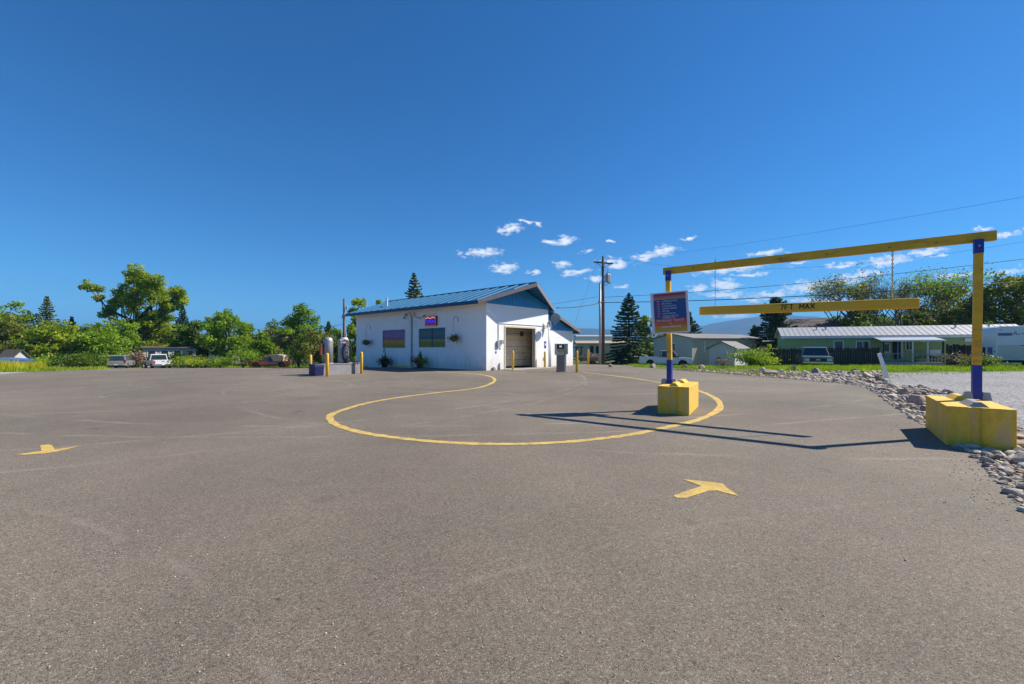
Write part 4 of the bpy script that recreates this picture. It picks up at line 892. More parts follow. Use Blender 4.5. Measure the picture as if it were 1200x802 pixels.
text('lettering', 'NO DUALLY TRUCKS', .062, MW, rs, (0, -.052, .285), (R(90), 0, 0), .0015, sx=.98); text('lettering', 'OR', .04, MW, rs, (0, -.052, .215), (R(90), 0, 0), .0015); text('lettering', 'LONG VEHICLES', .058, MW, rs, (0, -.052, .145), (R(90), 0, 0), .0015)

# concrete footing blocks
def conc_block(c, d, hl_, hs_, h, label, g0=-.02, g1=.11):
    a = math.atan2(d[1], d[0]); root = empty('concrete_block', (c[0], c[1], .006), a, label, 'concrete block', 'yellow concrete blocks under the gantry posts')
    k = .03   # vertical keyway in the short ends
    P = [(-hl_,-hs_),(-hl_,g0),(-hl_+.035,g0+.02),(-hl_+.035,g1-.03),(-hl_,g1),(-hl_,hs_),(hl_,hs_),(hl_,.13),(hl_-k,.07),(hl_-k,-.07),(hl_,-.13),(hl_,-hs_)]
    o = MB().prism(P, 0, h, 'z').build('block', M['block'], root, bevel=.012, seg=2)
    for s_ in (-1, 1):
        x0 = s_*hl_*.93; x1 = s_*.20; t = .07
        MB().hexa([(x0,-.12,h-.01),(x1,-.12,h-.01),(x1,.12,h-.01),(x0,.12,h-.01),(x0-s_*.05,-.035,h+t),(x1+s_*.05,-.035,h+t),(x1+s_*.05,.035,h+t),(x0-s_*.05,.035,h+t)]).build('key_ridge', M['concrete'] if s_ < 0 and label.startswith('larger') else M['block'], root, bevel=.01)
conc_block((7.10+.05, 6.68+.05), (.6, .8), .86, .345, .58, 'larger nearer yellow concrete block under the right gantry post')
conc_block((3.83, 9.78), (.50, .866), .80, .32, .60, 'yellow concrete block under the left gantry post inside the painted loop', -.10, .10)
# ================================================================ vehicles
def wheel(root, x, y, r, w=.2, side=1):
    t = MB().lathe([(r*.62, -w/2), (r*.9, -w/2), (r, -w*.35), (r, w*.35), (r*.9, w/2), (r*.62, w/2)], 20, (0,0,0), 'y').build('wheel', M['tyre'], root, (x, y, r), smooth=False)
    MB().lathe([(r*.60, -w*.38), (r*.61, w*.38), (r*.45, w*.30), (r*.18, w*.42), (.01, w*.42)] if side > 0 else [(r*.60, w*.38), (r*.61, -w*.38), (r*.45, -w*.30), (r*.18, -w*.42), (.01, -w*.42)], 16, (0,0,0), 'y').build('rim', M['steel'], t, smooth=True)
def extr(poly, w0, w1=None):
    """side profile (x,z) with half width w0; w1: function z -> half width"""
    s = MB(); n = len(poly); f = w1 or (lambda z: w0)
    vs_ = [(x, -f(z), z) for x, z in poly]+[(x, f(z), z) for x, z in poly]
    return s.add(vs_, [tuple(range(n)), tuple(range(2*n-1, n-1, -1))]+[(i, i+n, (i+1) % n+n, (i+1) % n) for i in range(n)])
def arches(xc, r, zb):
    return [(xc+r*math.cos(t), max(zb, r*.82+r*math.sin(t))) for t in [math.pi*(1-k/8) for k in range(9)]][::-1]
def vehicle(name, label, cat, p, rz, paint, L_, Wd, H, kind, roofp=None, grille='dark', wr=.37, two_tone=None, cap=None):
    root = empty(name, p, rz, label, cat); h = Wd/2; zb = .34; belt = H*.58; xf, xr_ = L_/2, -L_/2; axf, axr = xf-L_*.18, xr_+L_*.21
    hood = belt*.97 if kind != 'suv' else belt*.98
    cab0, cab1 = {'suv': (xr_+.08, xf-L_*.27), 'pickup': (-L_*.10, xf-L_*.25)}[kind]
    low = [(xr_+.02, zb+.08)]
    low += [(x, z) for x, z in arches(axr, wr*1.18, zb+.02)][::-1]+[(x, z) for x, z in arches(axf, wr*1.18, zb+.02)][::-1]
    low += [(xf-.04, zb+.1), (xf, hood*.78), (xf-.10, hood*.96), (xf-L_*.22, hood+.03)]
    if kind == 'suv': low += [(cab1, belt), (xr_+.02, belt), (xr_, belt*.8)]
    else: low += [(cab1, belt), (cab0, belt), (cab0-.03, belt*.97), (xr_, belt*.97), (xr_, belt*.7)]
    body = extr(low, h, lambda z: h*(1-.05*max(0, (z-belt*.6)/belt))).build('body', paint, root, bevel=.035, seg=2)
    rs0 = (cab0+.18, cab0+.30) if kind == 'suv' else (cab0+.05, cab0+.18)
    tw = lambda z: h*.95-(z-belt)/(H-belt)*h*.16
    ws = .62 if kind == 'pickup' else .75
    cabp = [(cab0, belt-.01), (cab1+.0, belt-.01), (cab1-ws*.85, H-.04), (cab1-ws-.12, H), (rs0[1], H), (rs0[0], H-.05)]
    extr(cabp, h, lambda z: tw(max(z, belt))).build('cab', roofp or paint, root, bevel=.03)
    # glass, each pane proud of the pillars
    zg0, zg1 = belt+.05, H-.10
    def sx(x0, z): return x0
    def pane(pts, n='window_glass'): MB().add(pts, [tuple(range(len(pts)))]).build(n, M['car_glass'], root)
    def front_x(z): return lerp(cab1, cab1-ws*.85, (z-belt)/(H-.04-belt))+.012
    def rear_x(z): return lerp(cab0, rs0[0], (z-belt)/(H-.05-belt))-.012
    for fx in (front_x, rear_x):
        w0_, w1_ = tw(zg0)-.10, tw(zg1)-.10; pane([(fx(zg0), -w0_, zg0), (fx(zg0), w0_, zg0), (fx(zg1), w1_, zg1), (fx(zg1), -w1_, zg1)])
    n_side = 3 if kind == 'suv' else 1
    for s_ in (-1, 1):
        A0, A1 = rear_x(zg0)+.12, front_x(zg0)-.14; B0, B1 = rear_x(zg1)+.14, front_x(zg1)-.10
        for k in range(n_side):
            t0, t1 = k/n_side+.02, (k+1)/n_side-.02; pane([(lerp(A0,A1,t0), s_*(tw(zg0)+.008), zg0), (lerp(A0,A1,t1), s_*(tw(zg0)+.008), zg0), (lerp(B0,B1,t1), s_*(tw(zg1)+.008), zg1), (lerp(B0,B1,t0), s_*(tw(zg1)+.008), zg1)])
        wheel(root, axf, s_*(h-.11), wr, .22, s_); wheel(root, axr, s_*(h-.11), wr, .22, s_)
        MB().box(cab1-.15, cab1+.02, s_*h*1.0 if s_ > 0 else -h-.16, h+.16 if s_ > 0 else -h, belt+.02, belt+.20).build('mirror', M['rubber'], root, bevel=.02)
        MB().box(xf-.03, xf+.012, min(s_*h*.58, s_*h*.88), max(s_*h*.58, s_*h*.88), hood*.62, hood*.82).build('headlight', M['lamp_glass'], root, bevel=.01)
        tz0, tz1 = (belt*.62, belt*.95) if kind == 'pickup' else (belt*.75, belt*1.15)
        MB().box(xr_-.012, xr_+.06, min(s_*h*.80, s_*h*.97), max(s_*h*.80, s_*h*.97), tz0, min(tz1, belt+.02 if kind == 'pickup' else tz1)).build('tail_light', M['tail'], root, bevel=.01)
        MB().box(axr+.55, axf-.55, min(s_*(h+.006), s_*(h-.02)), max(s_*(h+.006), s_*(h-.02)), zb+.30, zb+.34).build('side_trim', M['chrome'], root)
        MB().box((cab0+cab1)/2-.05, (cab0+cab1)/2+.08, min(s_*(h+.004), s_*(h+.02)), max(s_*(h+.004), s_*(h+.02)), belt-.14, belt-.11).build('door_handle', M['rubber'], root)
    MB().box(xf-.02, xf+.010, -h*.56, h*.56, hood*.60, hood*.84).build('grille', M['rubber'] if grille == 'dark' else M['chrome'], root)
    MB().box(xf+.010, xf+.022, -.16, .16, hood*.69, hood*.75).build('badge_plate', M['chrome'], root)
    MB().box(xf-.05, xf+.11, -h*.98, h*.98, .42, .60).build('front_bumper', M['chrome'] if kind == 'pickup' else paint, root, bevel=.03)
    MB().box(xr_-.13, xr_+.05, -h*.96, h*.96, .46, .63).build('rear_bumper', M['chrome'] if kind == 'pickup' else paint, root, bevel=.03)
    MB().box(xr_-.145, xr_-.131, -.16, .16, .50, .61).build('number_plate', M['white_p'], root)
    MB().box(xr_+.3, xf-.25, -h*.8, h*.8, .26, .40).build('chassis', M['rubber'], root)
    if kind == 'pickup':
        MB().box(xr_+.09, cab0-.08, -h*.82, h*.82, belt*.97+.001, belt*.97+.006).build('bed_liner', M['rubber'], root)
        for s_ in (-1, 1): MB().box(xr_+.01, cab0-.04, s_*h*.9-.045, s_*h*.9+.045, belt*.97, belt*.97+.07).build('bed_rail', paint, root, bevel=.015)
        MB().box(xr_+.0, xr_+.07, -h*.80, h*.80, belt*.97, belt*.97+.07).build('tailgate', paint, root, bevel=.01); MB().box(xr_-.018, xr_-.004, -.12, .12, belt*.84, belt*.90).build('tailgate_handle', M['rubber'], root)
    else:
        for s_ in (-1, 1): MB().tube([(cab0+.4, s_*h*.68, H), (cab0+.5, s_*h*.68, H+.06), (cab1-1.1, s_*h*.68, H+.06), (cab1-1.0, s_*h*.68, H)], .018, 6).build('roof_rail', M['rubber'], root)
    return root
vehicle('parked_car', 'silver station wagon parked on the grass edge at far left, seen from behind', 'car', gp(142, 53.5), R(121), M['silver'], 4.6, 1.85, 1.68, 'suv', wr=.34)
vehicle('pickup_truck', 'white pickup truck seen from behind beside the silver wagon', 'pickup truck', gp(185, 56), R(141), M['white_car'], 5.4, 2.0, 1.85, 'pickup')
vehicle('pickup_truck', 'old white and tan pickup truck parked side-on on the grass behind the rules sign', 'pickup truck', gp(779.5, 46), R(-17), M['white_car'], 5.3, 2.0, 1.78, 'pickup', roofp=M['tan_car'], wr=.38)
vehicle('pickup_truck', 'pale grey-green pickup truck facing the lot in front of the dark fence', 'pickup truck', gp(953, 39.0), R(-118), M['grey_car'], 5.5, 2.15, 1.86, 'pickup', wr=.40)
fr = vehicle('pickup_truck', 'faded red truck with a tan load under the trees left of the vacuums', 'pickup truck', gp(317, 60), R(-160), M['red'], 5.2, 1.95, 1.6, 'pickup', roofp=M['red'])
ld = empty('load', gp(325, 60)+Vector((0, 0, .9)), 0, 'tan crate-like load on the bed of the faded red truck', 'cargo')
MB().prism([(-1.3,0),(1.2,0),(1.2,.75),(.4,1.0),(-1.2,.85)], -.7, .7).build('cover', M['tan'], ld, bevel=.05)
MB().box(-1.5, -1.3, -.7, .7, -.02, .4).build('rack', M['wood_brown'], ld)

# fifth-wheel camper at the right edge
cm = empty('camper_trailer', (38.1, 33.6, zt(38.1, 33.6)), R(-25), 'white fifth-wheel camper trailer with beige skirt at the right edge', 'camper')
ZT = 3.28
extr([(0, .62), (0, 2.75), (.12, ZT-.12), (.3, ZT), (8.6, ZT), (9.2, ZT-.3), (9.2, 1.5), (6.9, 1.45), (6.5, .62)], 1.22).build('body', M['camper'], cm, (0, 1.22, 0), bevel=.05)
MB().box(.12, 6.4, -.012, -.001, .66, 1.78).build('lower_panel', M['camper_low'], cm); MB().box(.05, 6.45, -.03, -.0125, 1.78, 1.84).box(.05, 6.5, -.03, -.0125, .62, .67).build('trim_strip', M['alu'], cm)
MB().box(.5, 1.75, -.02, -.0125, .78, 1.30).build('storage_hatch', M['camper_low'], cm, bevel=.01); MB().box(.12, .92, -.012, -.001, 2.52, 2.74).build('stripe', M['decal'], cm); MB().box(.2, .34, -.012, -.001, 2.95, 3.0).build('maker_plate', M['decal'], cm)
MB().tube([(1.0,-.012,2.6),(1.12,-.012,2.85),(1.16,-.012,2.6),(1.3,-.012,2.66),(1.34,-.012,2.6)], .03, 5).tube([(1.45,-.012,2.66),(1.6,-.012,2.72),(1.9,-.012,2.66)], .03, 5).build('script_emblem', M['decal'], cm)
MB().hexa([(1.35,-.014,1.78),(3.5,-.014,1.0),(3.5,-.014,1.4),(2.4,-.014,1.78),(1.35,-.0125,1.78),(3.5,-.0125,1.0),(3.5,-.0125,1.4),(2.4,-.0125,1.78)]).build('swoosh', M['navy'], cm)
for i, yy in enumerate((.75, 1.7)): MB().box(-.03, -.002, yy-.3, yy+.3, .9, 1.62).build('rear_window' if i else 'rear_panel', M['car_glass'] if i else M['decal'], cm)
MB().tube([(-.10, 2.15, .7), (-.10, 2.15, 1.8), (.35, 2.15, ZT-.1)], .02, 5).tube([(-.10, 1.85, .7), (-.10, 1.85, 1.8), (.35, 1.85, ZT-.1)], .02, 5).box(-.12, -.08, 1.85, 2.15, 1.0, 1.03).box(-.12, -.08, 1.85, 2.15, 1.35, 1.38).build('ladder', M['steel'], cm)
MB().box(.05, 6.5, .25, 2.2, .42, .62).build('chassis', M['rubber'], cm)
for x in (2.9, 3.8):
    for yy, s_ in ((.12, -1), (2.3, 1)): wheel(cm, x, yy, .37, .22, s_)
MB().tube([(1.0, .3, 0), (1.0, .3, .5)], .04, 6).tube([(6.0, .3, 0), (6.0, .3, .5)], .04, 6).build('jack', M['white_p'], cm)
MB().box(2.6, 3.3, .8, 1.4, ZT, ZT+.25).build('roof_unit', M['white_p'], cm, bevel=.04)

# ================================================================ houses
def win(root, x0, x1, z0, z1, y=0, trim='white_trim', mull=True, parts='window'):
    w_ = MB().box(x0-.09, x1+.09, y-.05, y-.002, z0-.09, z0).box(x0-.09, x1+.09, y-.05, y-.002, z1, z1+.09).box(x0-.09, x0, y-.05, y-.002, z0, z1).box(x1, x1+.09, y-.05, y-.002, z0, z1).build(parts, M[trim], root)
    MB().box(x0, x1, y-.02, y-.004, z0, z1).build('pane', M['glass'], w_)
    if mull: m_ = (x0+x1)/2; MB().box(m_-.03, m_+.03, y-.045, y-.021, z0, z1).build('mullion', M[trim], w_)
def gable_house(name, label, p, rz, Lx, Wy, zb, ze, zr, wall, roof, over=.35, cat='house', rib=False, ax='x'):
    """front wall on local y=0, length Lx, ridge along x"""
    root = empty(name, (p[0], p[1], 0), rz, label, cat); th = .12
    s = MB().box(0, Lx, 0, th, zb, ze).box(0, Lx, Wy-th, Wy, zb, ze)
    for x0 in (0, Lx-th): s.prism([(th, zb), (Wy-th, zb), (Wy-th, ze-.05), (Wy/2, zr-.05), (th, ze-.05)], x0, x0+th, 'x')
    s.build('wall', wall, root)
    sl = (zr-ze)/(Wy/2)
    for s_, (ya, yb) in (('f', (-over, Wy/2)), ('b', (Wy+over, Wy/2))):
        za = ze-sl*over; m = MB().hexa([(-over,ya,za),(Lx+over,ya,za),(Lx+over,yb,zr),(-over,yb,zr),(-over,ya,za+.12),(Lx+over,ya,za+.12),(Lx+over,yb,zr+.12),(-over,yb,zr+.12)])
        if rib:
            x = -over
            while x < Lx+over: m.hexa([(x,ya,za+.11),(x+.04,ya,za+.11),(x+.04,yb,zr+.11),(x,yb,zr+.11),(x,ya,za+.145),(x+.04,ya,za+.145),(x+.04,yb,zr+.145),(x,yb,zr+.145)]); x += .45
        m.build('roof', roof, root)
    return root
# green mobile home
GP = Vector((29.3, 46, 0)); GAN = math.atan2(-7.5, 16.3)
gh = gable_house('mobile_home', 'long green mobile home with white metal roof behind the dark fence', GP, GAN, 18.6, 4.6, -.9, 2.62, 3.5, M['green_siding'], M['white_metal'], .3, rib=True)
s = MB(); z = .2
while z < 2.55: s.box(.01, 18.59, -.018, -.001, z, z+.02); z += .22
s.build('siding_line', M['green_siding'], gh)
MB().box(-.3, 18.9, -.36, -.31, 2.36, 2.56).build('gutter', M['white_trim'], gh)
def gx(px):  # local x on the green house front seen at pixel px
    r = (px-600)/500; c, sn = math.cos(GAN), math.sin(GAN); return (r*46-29.3)/(c-r*sn)
win(gh, gx(978), gx(987.5), 1.15, 2.05, mull=False); win(gh, gx(1004), gx(1018), 1.10, 2.0); win(gh, gx(1062), gx(1069), 1.2, 2.2, mull=True)
MB().box(gx(1046), gx(1055), -.03, -.002, .2, 2.1).build('door', M['wood_dark'], gh); MB().box(gx(1056), gx(1058), -.05, -.002, .5, 2.2).build('door_trim', M['white_trim'], gh)
win(gh, gx(1035), gx(1042), 1.0, 1.75, mull=False)
for x in (gx(961), gx(972), gx(1130), gx(1171)): MB().lathe([(.06, -.3), (.06, .28), (.12, .3), (.10, .38)], 10, (x, 1.6, 3.25)).build('roof_vent', M['grey_metal'], gh)
for k in (gx(1079), gx(1130)): MB().box(k, k+.5, -.12, -.002, 1.95, 2.3).build('wall_unit', M['white_p'], gh)
# porch
a0, a1 = gx(1026)-.3, gx(1119)-1.6
MB().hexa([(a0,-2.6,2.02),(a1,-2.6,2.02),(a1,-.02,2.38),(a0,-.02,2.38),(a0,-2.6,2.10),(a1,-2.6,2.10),(a1,-.02,2.46),(a0,-.02,2.46)]).build('porch_roof', M['white_metal'], gh)
MB().box(a0, a1, -2.68, -2.6, 1.98, 2.12).build('porch_fascia', M['white_trim'], gh)
MB().box(a0+.1, a1-.1, -2.5, -.02, -.9, .05).build('porch_deck', M['grey_metal'], gh)
for k in range(5): x = lerp(a0+.15, a1-.2, k/4); MB().box(x, x+.10, -2.5, -2.4, .05, 2.03).build('porch_post', M['decal'] if k in (1,) else M['wood_dark'] if k in (0, 4) else M['white_trim'], gh)
s = MB().box(a0+.1, a1-.1, -2.52, -2.46, .80, .86).box(a0+.1, a1-.1, -2.52, -2.46, .3, .34); s.build('porch_rail', M['grey_metal'], gh)
for k in range(40): pass
s = MB(); x = a0+.2
while x < a1-.1: s.box(x, x+.03, -2.51, -2.47, .05, .8); x += .35
s.build('baluster', M['grey_metal'], gh)
for px_, w_, h_, m_, nm, lb in ((1083, 1.4, .85, 'wood_dark', 'outdoor_table', 'dark table on the porch of the green mobile home'), (1100, .8, 1.15, 'tan', 'cushion_chair', 'chair with pale cushions at the right end of the porch')):
    x = gx(px_)-1.0; r_ = empty(nm, GP+Matrix.Rotation(GAN, 3, 'Z') @ Vector((x, -1.6, .05)), GAN, lb, nm.split('_')[-1])
    MB().box(0, w_, 0, .7, h_*.5, h_*.5+.06).build('seat' if 'chair' in nm else 'tabletop', M[m_], r_)
    s = MB()
    for ax_ in (.04, w_-.08):
        for ay_ in (.04, .6): s.box(ax_, ax_+.05, ay_, ay_+.05, 0, h_*.5)
    s.build('leg', M['wood_dark'], r_)
    if 'chair' in nm: MB().box(0, w_, .62, .72, h_*.5, h_).build('backrest', M['white_p'], r_, bevel=.04)
# brown roofed house behind it
bh = gable_house('house', 'dark brown gabled roof of a house rising behind the green mobile home', gp(917, 66)+Vector((0,0,0)), R(-26), 7.5, 8, -.2, 4.3, 5.9, M['beige'], M['roof_brown'], .5)
bh.rotation_euler[2] = R(-20)
# pale mobile homes in the middle distance
mh = gable_house('mobile_home', 'pale grey-green mobile home with low gable behind the old pickup', gp(766.5, 60), R(-72), .5, 5, 0, 3, 3.6, M['beige2'], M['roof_grey'])
bpy.data.objects.remove(mh.children[0]); [bpy.data.objects.remove(c) for c in list(mh.children)]; bpy.data.objects.remove(mh)
def gable_end_house(name, label, cat, pl, pr, depth_dir_px, dlen, zb, ze, zr, wall, roof, wall2=None, over=.3):
    """gable end wall from world point pl to pr, ridge running away behind it"""
    u = (pr-pl); u.z = 0; w = u.length; a = math.atan2(u.y, u.x); root = empty(name, (pl.x, pl.y, 0), a, label, cat)
    MB().prism([(0,zb),(w,zb),(w,ze),(w/2,zr),(0,ze)], 0, .12).build('gable_wall', wall, root); MB().box(w-.12, w, .12, dlen, zb, ze-.02).box(0, .12, .12, dlen, zb, ze-.02).box(.12, w-.12, dlen-.12, dlen, zb, ze-.02).build('wall', wall2 or wall, root)
    sl = (zr-ze)/(w/2)
    for xa, xb in ((-over, w/2), (w+over, w/2)):
        za = ze-sl*over; MB().hexa([(xa,-over,za),(xb,-over,zr),(xb,dlen+over,zr),(xa,dlen+over,za),(xa,-over,za+.1),(xb,-over,zr+.1),(xb,dlen+over,zr+.1),(xa,dlen+over,za+.1)]).build('roof', roof, root)
    return root
mh1 = gable_end_house('mobile_home', 'pale mobile home with low gabled end behind the old pickup truck', 'mobile home', gp(766, 58), gp(811, 52.5), 0, 14, -1.0, 2.55, 3.15, M['beige2'], M['roof_grey'], M['beige'])
win(mh1, 3.0, 3.6, .7, 1.9, trim='white_trim'); MB().box(-.05, 6, -.03, -.003, -1, -.25).build('skirting', M['shed'], mh1)
q = gp(811, 52.5)
mh1b = gable_house('house', 'low cream house joined on behind the pale mobile home', gp(813, 53.5), R(4), 5.6, 5, -1.0, 2.5, 2.95, M['beige'], M['roof_grey'], .35)
win(mh1b, 1.0, 1.35, .9, 2.1, mull=False)
mh2 = gable_house('house', 'low pale house with grey roof between the shed and the dark conifer', gp(846, 62), R(-6), 6.5, 6, -1.0, 2.2, 2.75, M['shed'], M['roof_grey'], .3)
win(mh2, 4.6, 5.2, .6, 1.6, mull=False)
sh = gable_end_house('shed', 'small white gabled shed at the end of the stone border', 'shed', gp(831, 40.5), gp(861, 39), 0, 4.5, -.7, 1.35, 1.92, M['shed'], M['roof_grey'], M['shed'], .22)
MB().box(.7, 1.0, -.05, -.002, .1, .5).build('vent_panel', M['rubber'], sh)
hs1 = gable_house('house', 'cream house with brown roof edge behind the right end of the wash building', gp(677, 78), R(-5), 8.5, 7, -1.0, 2.1, 2.55, M['beige'], M['tan'], .35)
win(hs1, 2.2, 2.85, .4, 1.7, mull=False, trim='beige'); win(hs1, 3.3, 3.95, .3, 1.6, mull=False, trim='beige'); MB().box(.3, .7, -.04, -.002, -.1, .5).build('wall_meter', M['rubber'], hs1)
hs2 = gable_house('warehouse', 'long white building behind the cream house', gp(676, 102), R(-4), 9.5, 9, -1.0, 3.9, 4.35, M['white_wall'], M['white_metal'], .1, cat='building')
wp_ = empty('porch_frame', gp(679, 66), 0, 'red-brown timber porch corner beside the cream house', 'porch'); MB().box(-.6, -.35, 0, .25, -.2, 2.2).box(.2, .4, 0, .2, -.2, 2.3).box(-1.2, .7, -.1, .4, 2.2, 2.35).build('frame', M['rust'], wp_)
ut = empty('utility_trailer', gp(693, 52), R(8), 'small trailer heaped with brush behind the yellow bollard', 'trailer')
MB().box(-1.3, 1.3, -.7, .7, .5, .62).box(-1.3, -1.2, -.7, .7, .62, 1.0).box(-1.3, 1.3, -.72, -.66, .62, .95).build('bed', M['wood_brown'], ut)
for s_ in (-1, 1): wheel(ut, 0, s_*.75, .32, .18, s_)
C = nr_.normal(size=(500, 3))*np.array([.7,.35,.22])+np.array([0,0,1.0]); vv, ff = leaves(C, .09); raw('brush_heap', vv, ff, M['dead'], ut)
# far-left buildings
lh = gable_house('house', 'grey-white single-storey house with dark flat roof behind the white pickup', gp(168, 60.5), R(41), 6.0, 5, -1.6, 1.30, 1.45, M['shed'], M['roof_brown'], .3)
for k in range(4): win(lh, .5+k*1.45, 1.3+k*1.45, -.1, .9, mull=False)
ls = gable_end_house('shed', 'weathered grey lean-to shed beside the blue tarpaulin at far left', 'shed', gp(14, 45), gp(34, 46.5), 0, 1.6, -1.4, .30, 1.1, M['beige2'], M['roof_brown'], None, .2)
bt = empty('covered_boat', gp(4, 44), R(45), 'boat under a blue tarpaulin at the far left edge', 'boat'); MB().prism([(-2.2,.3),(2.0,.3),(2.2,1.0),(.5,1.22),(-1.5,1.15),(-2.3,.9)], -.8, .8).build('tarpaulin', M['blue_tarp'], bt, bevel=.15); MB().box(-1.8, 1.6, -.3, .3, .05, .3).build('cradle', M['rubber'], bt)
b2 = empty('white_boat', gp(222, 60), R(30), 'pale grey boat hull under the trees right of the white pickup', 'boat'); MB().prism([(-2.6,.35),(2.2,.35),(3.0,.95),(-2.7,.95)], -.85, .85).build('hull', M['camper'], b2, bevel=.12); MB().box(-1.2, .6, -.6, .6, .95, 1.25).build('cabin', M['car_glass'], b2, bevel=.05); MB().box(-2, 2, -.4, .4, .05, .35).build('cradle', M['rubber'], b2)
h5 = gable_house('house', 'small white house glimpsed between the trees left of the red truck', gp(245, 76), R(25), 4.5, 5, -1.6, .9, 1.7, M['white_wall'], M['roof_grey'], .3); win(h5, 1.5, 2.4, -.3, .5)
h6 = gable_house('house', 'low pale garage seen through the trees above the red truck', gp(282, 80), R(18), 5, 5, -1.6, .7, 1.3, M['beige'], M['roof_grey'], .3); win(h6, 1.5, 2.4, -.5, .3)
jk = [(48, .7, 'concrete'), (66, .8, 'concrete'), (78, .6, 'concrete')]
for i, (px_, h_, m_) in enumerate(jk):
    r_ = empty('storage_box', gp(px_, 48), R(40+i*20), ['grey crate under the trees nearest the lean-to shed', 'larger pale box half hidden under the far-left trees', 'small pale box under the far-left trees, rightmost of three'][i], 'box', 'boxes under the far-left trees')
    MB().box(-.4, .4, -.3, .3, 0, h_*.6).build('box_body', M[m_], r_, bevel=.03); MB().box(-.43, .43, -.33, .33, h_*.6+.001, h_*.66).build('lid', M['grey_metal'], r_, bevel=.02)

# ================================================================ fences
def fence(pts, h, name_label, m, board=.14, gap=.02):
    a, b = pts; d = b-a; L_ = Vector((d.x, d.y, 0)).length; an = math.atan2(d.y, d.x); root = empty('wooden_fence', (a.x, a.y, 0), an, name_label, 'fence')
    np_ = max(1, round(L_/2.4)); u = Vector((math.cos(an), math.sin(an), 0))
    for k in range(np_):
        s = MB(); x = k*L_/np_+.06
        while x < (k+1)*L_/np_-.06:
            w = a+u*x; z = zt(w.x, w.y); t = h*rnd.uniform(.96, 1.03); lean = rnd.uniform(-.015, .015); s.hexa([(x,0,z+.04),(x+board-gap,0,z+.04),(x+board-gap,.022,z+.04),(x,.022,z+.04),(x+lean,0,z+t),(x+board-gap+lean,0,z+t-.01),(x+board-gap+lean,.022,z+t-.01),(x+lean,.022,z+t)]); x += board
        s.build('fence_panel', m, root, kind='stuff')
    for k in range(np_+1):
        x = k*L_/np_; w = a+u*x; z = zt(w.x, w.y); MB().box(x-.05, x+.05, .03, .13, z-.2, z+h+.05).build('post', m, root)
    for zz_ in (.4, h-.35): 
        z0, z1 = zt(a.x, a.y)+zz_, zt(b.x, b.y)+zz_; MB().hexa([(0,.03,z0),(L_,.03,z1),(L_,.07,z1),(0,.07,z0),(0,.03,z0+.09),(L_,.03,z1+.09),(L_,.07,z1+.09),(0,.07,z0+.09)]).build('rail', m, root)
fence((gp(897, 44), gp(1030, 40)), 1.85, 'long dark stained board fence behind the grey-green pickup truck', M['wood_dark'])
fence((gp(868, 42), gp(897, 43.9)), 1.75, 'weathered brown fence section beside the white shed', M['wood_brown'])
fence((gp(1111, 36.5), gp(1158, 36)), 1.95, 'dark red-brown fence between the porch and the camper', M['wood_dark'])

# ================================================================ utility poles and wires
def wire(name, pts, label, sag=.3, r=.018, n=14, group='overhead wires'):
    P = []
    for a, b in zip(pts, pts[1:]):
        a, b = Vector(a), Vector(b)
        for i in range(n): t = i/n; P.append(a.lerp(b, t)-Vector((0, 0, sag*4*t*(1-t))))
    P.append(Vector(pts[-1])); MB().tube(P, r, 5).build(name, M['rubber'], None, smooth=True, label=label, cat='wire', group=group)
def P3(px, py, Y): return Vector(((px-600)/500*Y, Y, EYE+(407-py)/500*Y))
pp = gp(706.8, 40); up = empty('utility_pole', pp, 0, 'tall wooden utility pole with grey transformers right of the wash building', 'utility pole')
HT = 9.95-pp.z
MB().tube([(0,0,-.5), (0,0,HT*.5), (0,0,HT)], [.17, .145, .115], 12).build('pole', M['pole'], up, smooth=True)
MB().beam((-.8, .35, HT-.45), (.85, -.35, HT-.75), .10, .12).build('cross_arm', M['pole'], up); MB().beam((-.15, .1, HT-1.1), (.7, -.28, HT-.75), .03, .05).beam((.0, .1, HT-1.1), (-.6, .25, HT-.5), .03, .05).build('brace', M['steel'], up)
for t in (.05, .3, .68, .95):
    c = Vector((-.8, .35, HT-.45)).lerp(Vector((.85, -.35, HT-.75)), t)+Vector((0, 0, .05)); MB().lathe([(.03, 0), (.055, .04), (.03, .08), (.055, .12), (.03, .16), (.02, .2)], 10, tuple(c)).build('insulator', M['white_p'], up)
for i, (dx, dy) in enumerate(((.36, -.12), (.58, .25))): 
    t_ = MB().lathe([(.17, 0), (.18, .05), (.18, .75), (.15, .8), (.03, .82)], 16, (dx, dy, HT-2.45)).build('transformer', M['grey_metal'], up, smooth=False)
    MB().lathe([(.03, 0), (.05, .06), (.03, .12), (.05, .16), (.02, .22)], 8, (dx, dy, HT-1.65)).build('bushing', M['rust'], t_)
MB().box(.1, .6, -.05, .05, HT-2.0, HT-1.9).box(.1, .55, -.05, .05, HT-2.4, HT-2.32).build('hanger', M['steel'], up)
MB().tube([(.35, -.1, HT-1.5), (.5, -.1, HT-.8)], .012, 4).tube([(-.1, -.1, HT-.5), (-.2, -.12, HT-1.6), (-.1, -.15, HT-2.2)], .012, 4).tube([(.14, -.1, HT-2.6), (.3, -.1, HT-2.75), (.4, -.1, HT-2.6), (.7, -.1, HT-2.5)], .02, 4).build('jumper_wire', M['rubber'], up)
MB().box(-.45, -.1, -.12, .12, HT-4.35, HT-4.2).lathe([(.05, 0), (.05, .12)], 8, (-.35, -.1, HT-4.3)).build('cable_clamp', M['rubber'], up)
p2 = gp(703.2, 39.6); u2 = empty('stub_pole', p2, 0, 'shorter slim grey pole standing just left of the transformer pole', 'utility pole')
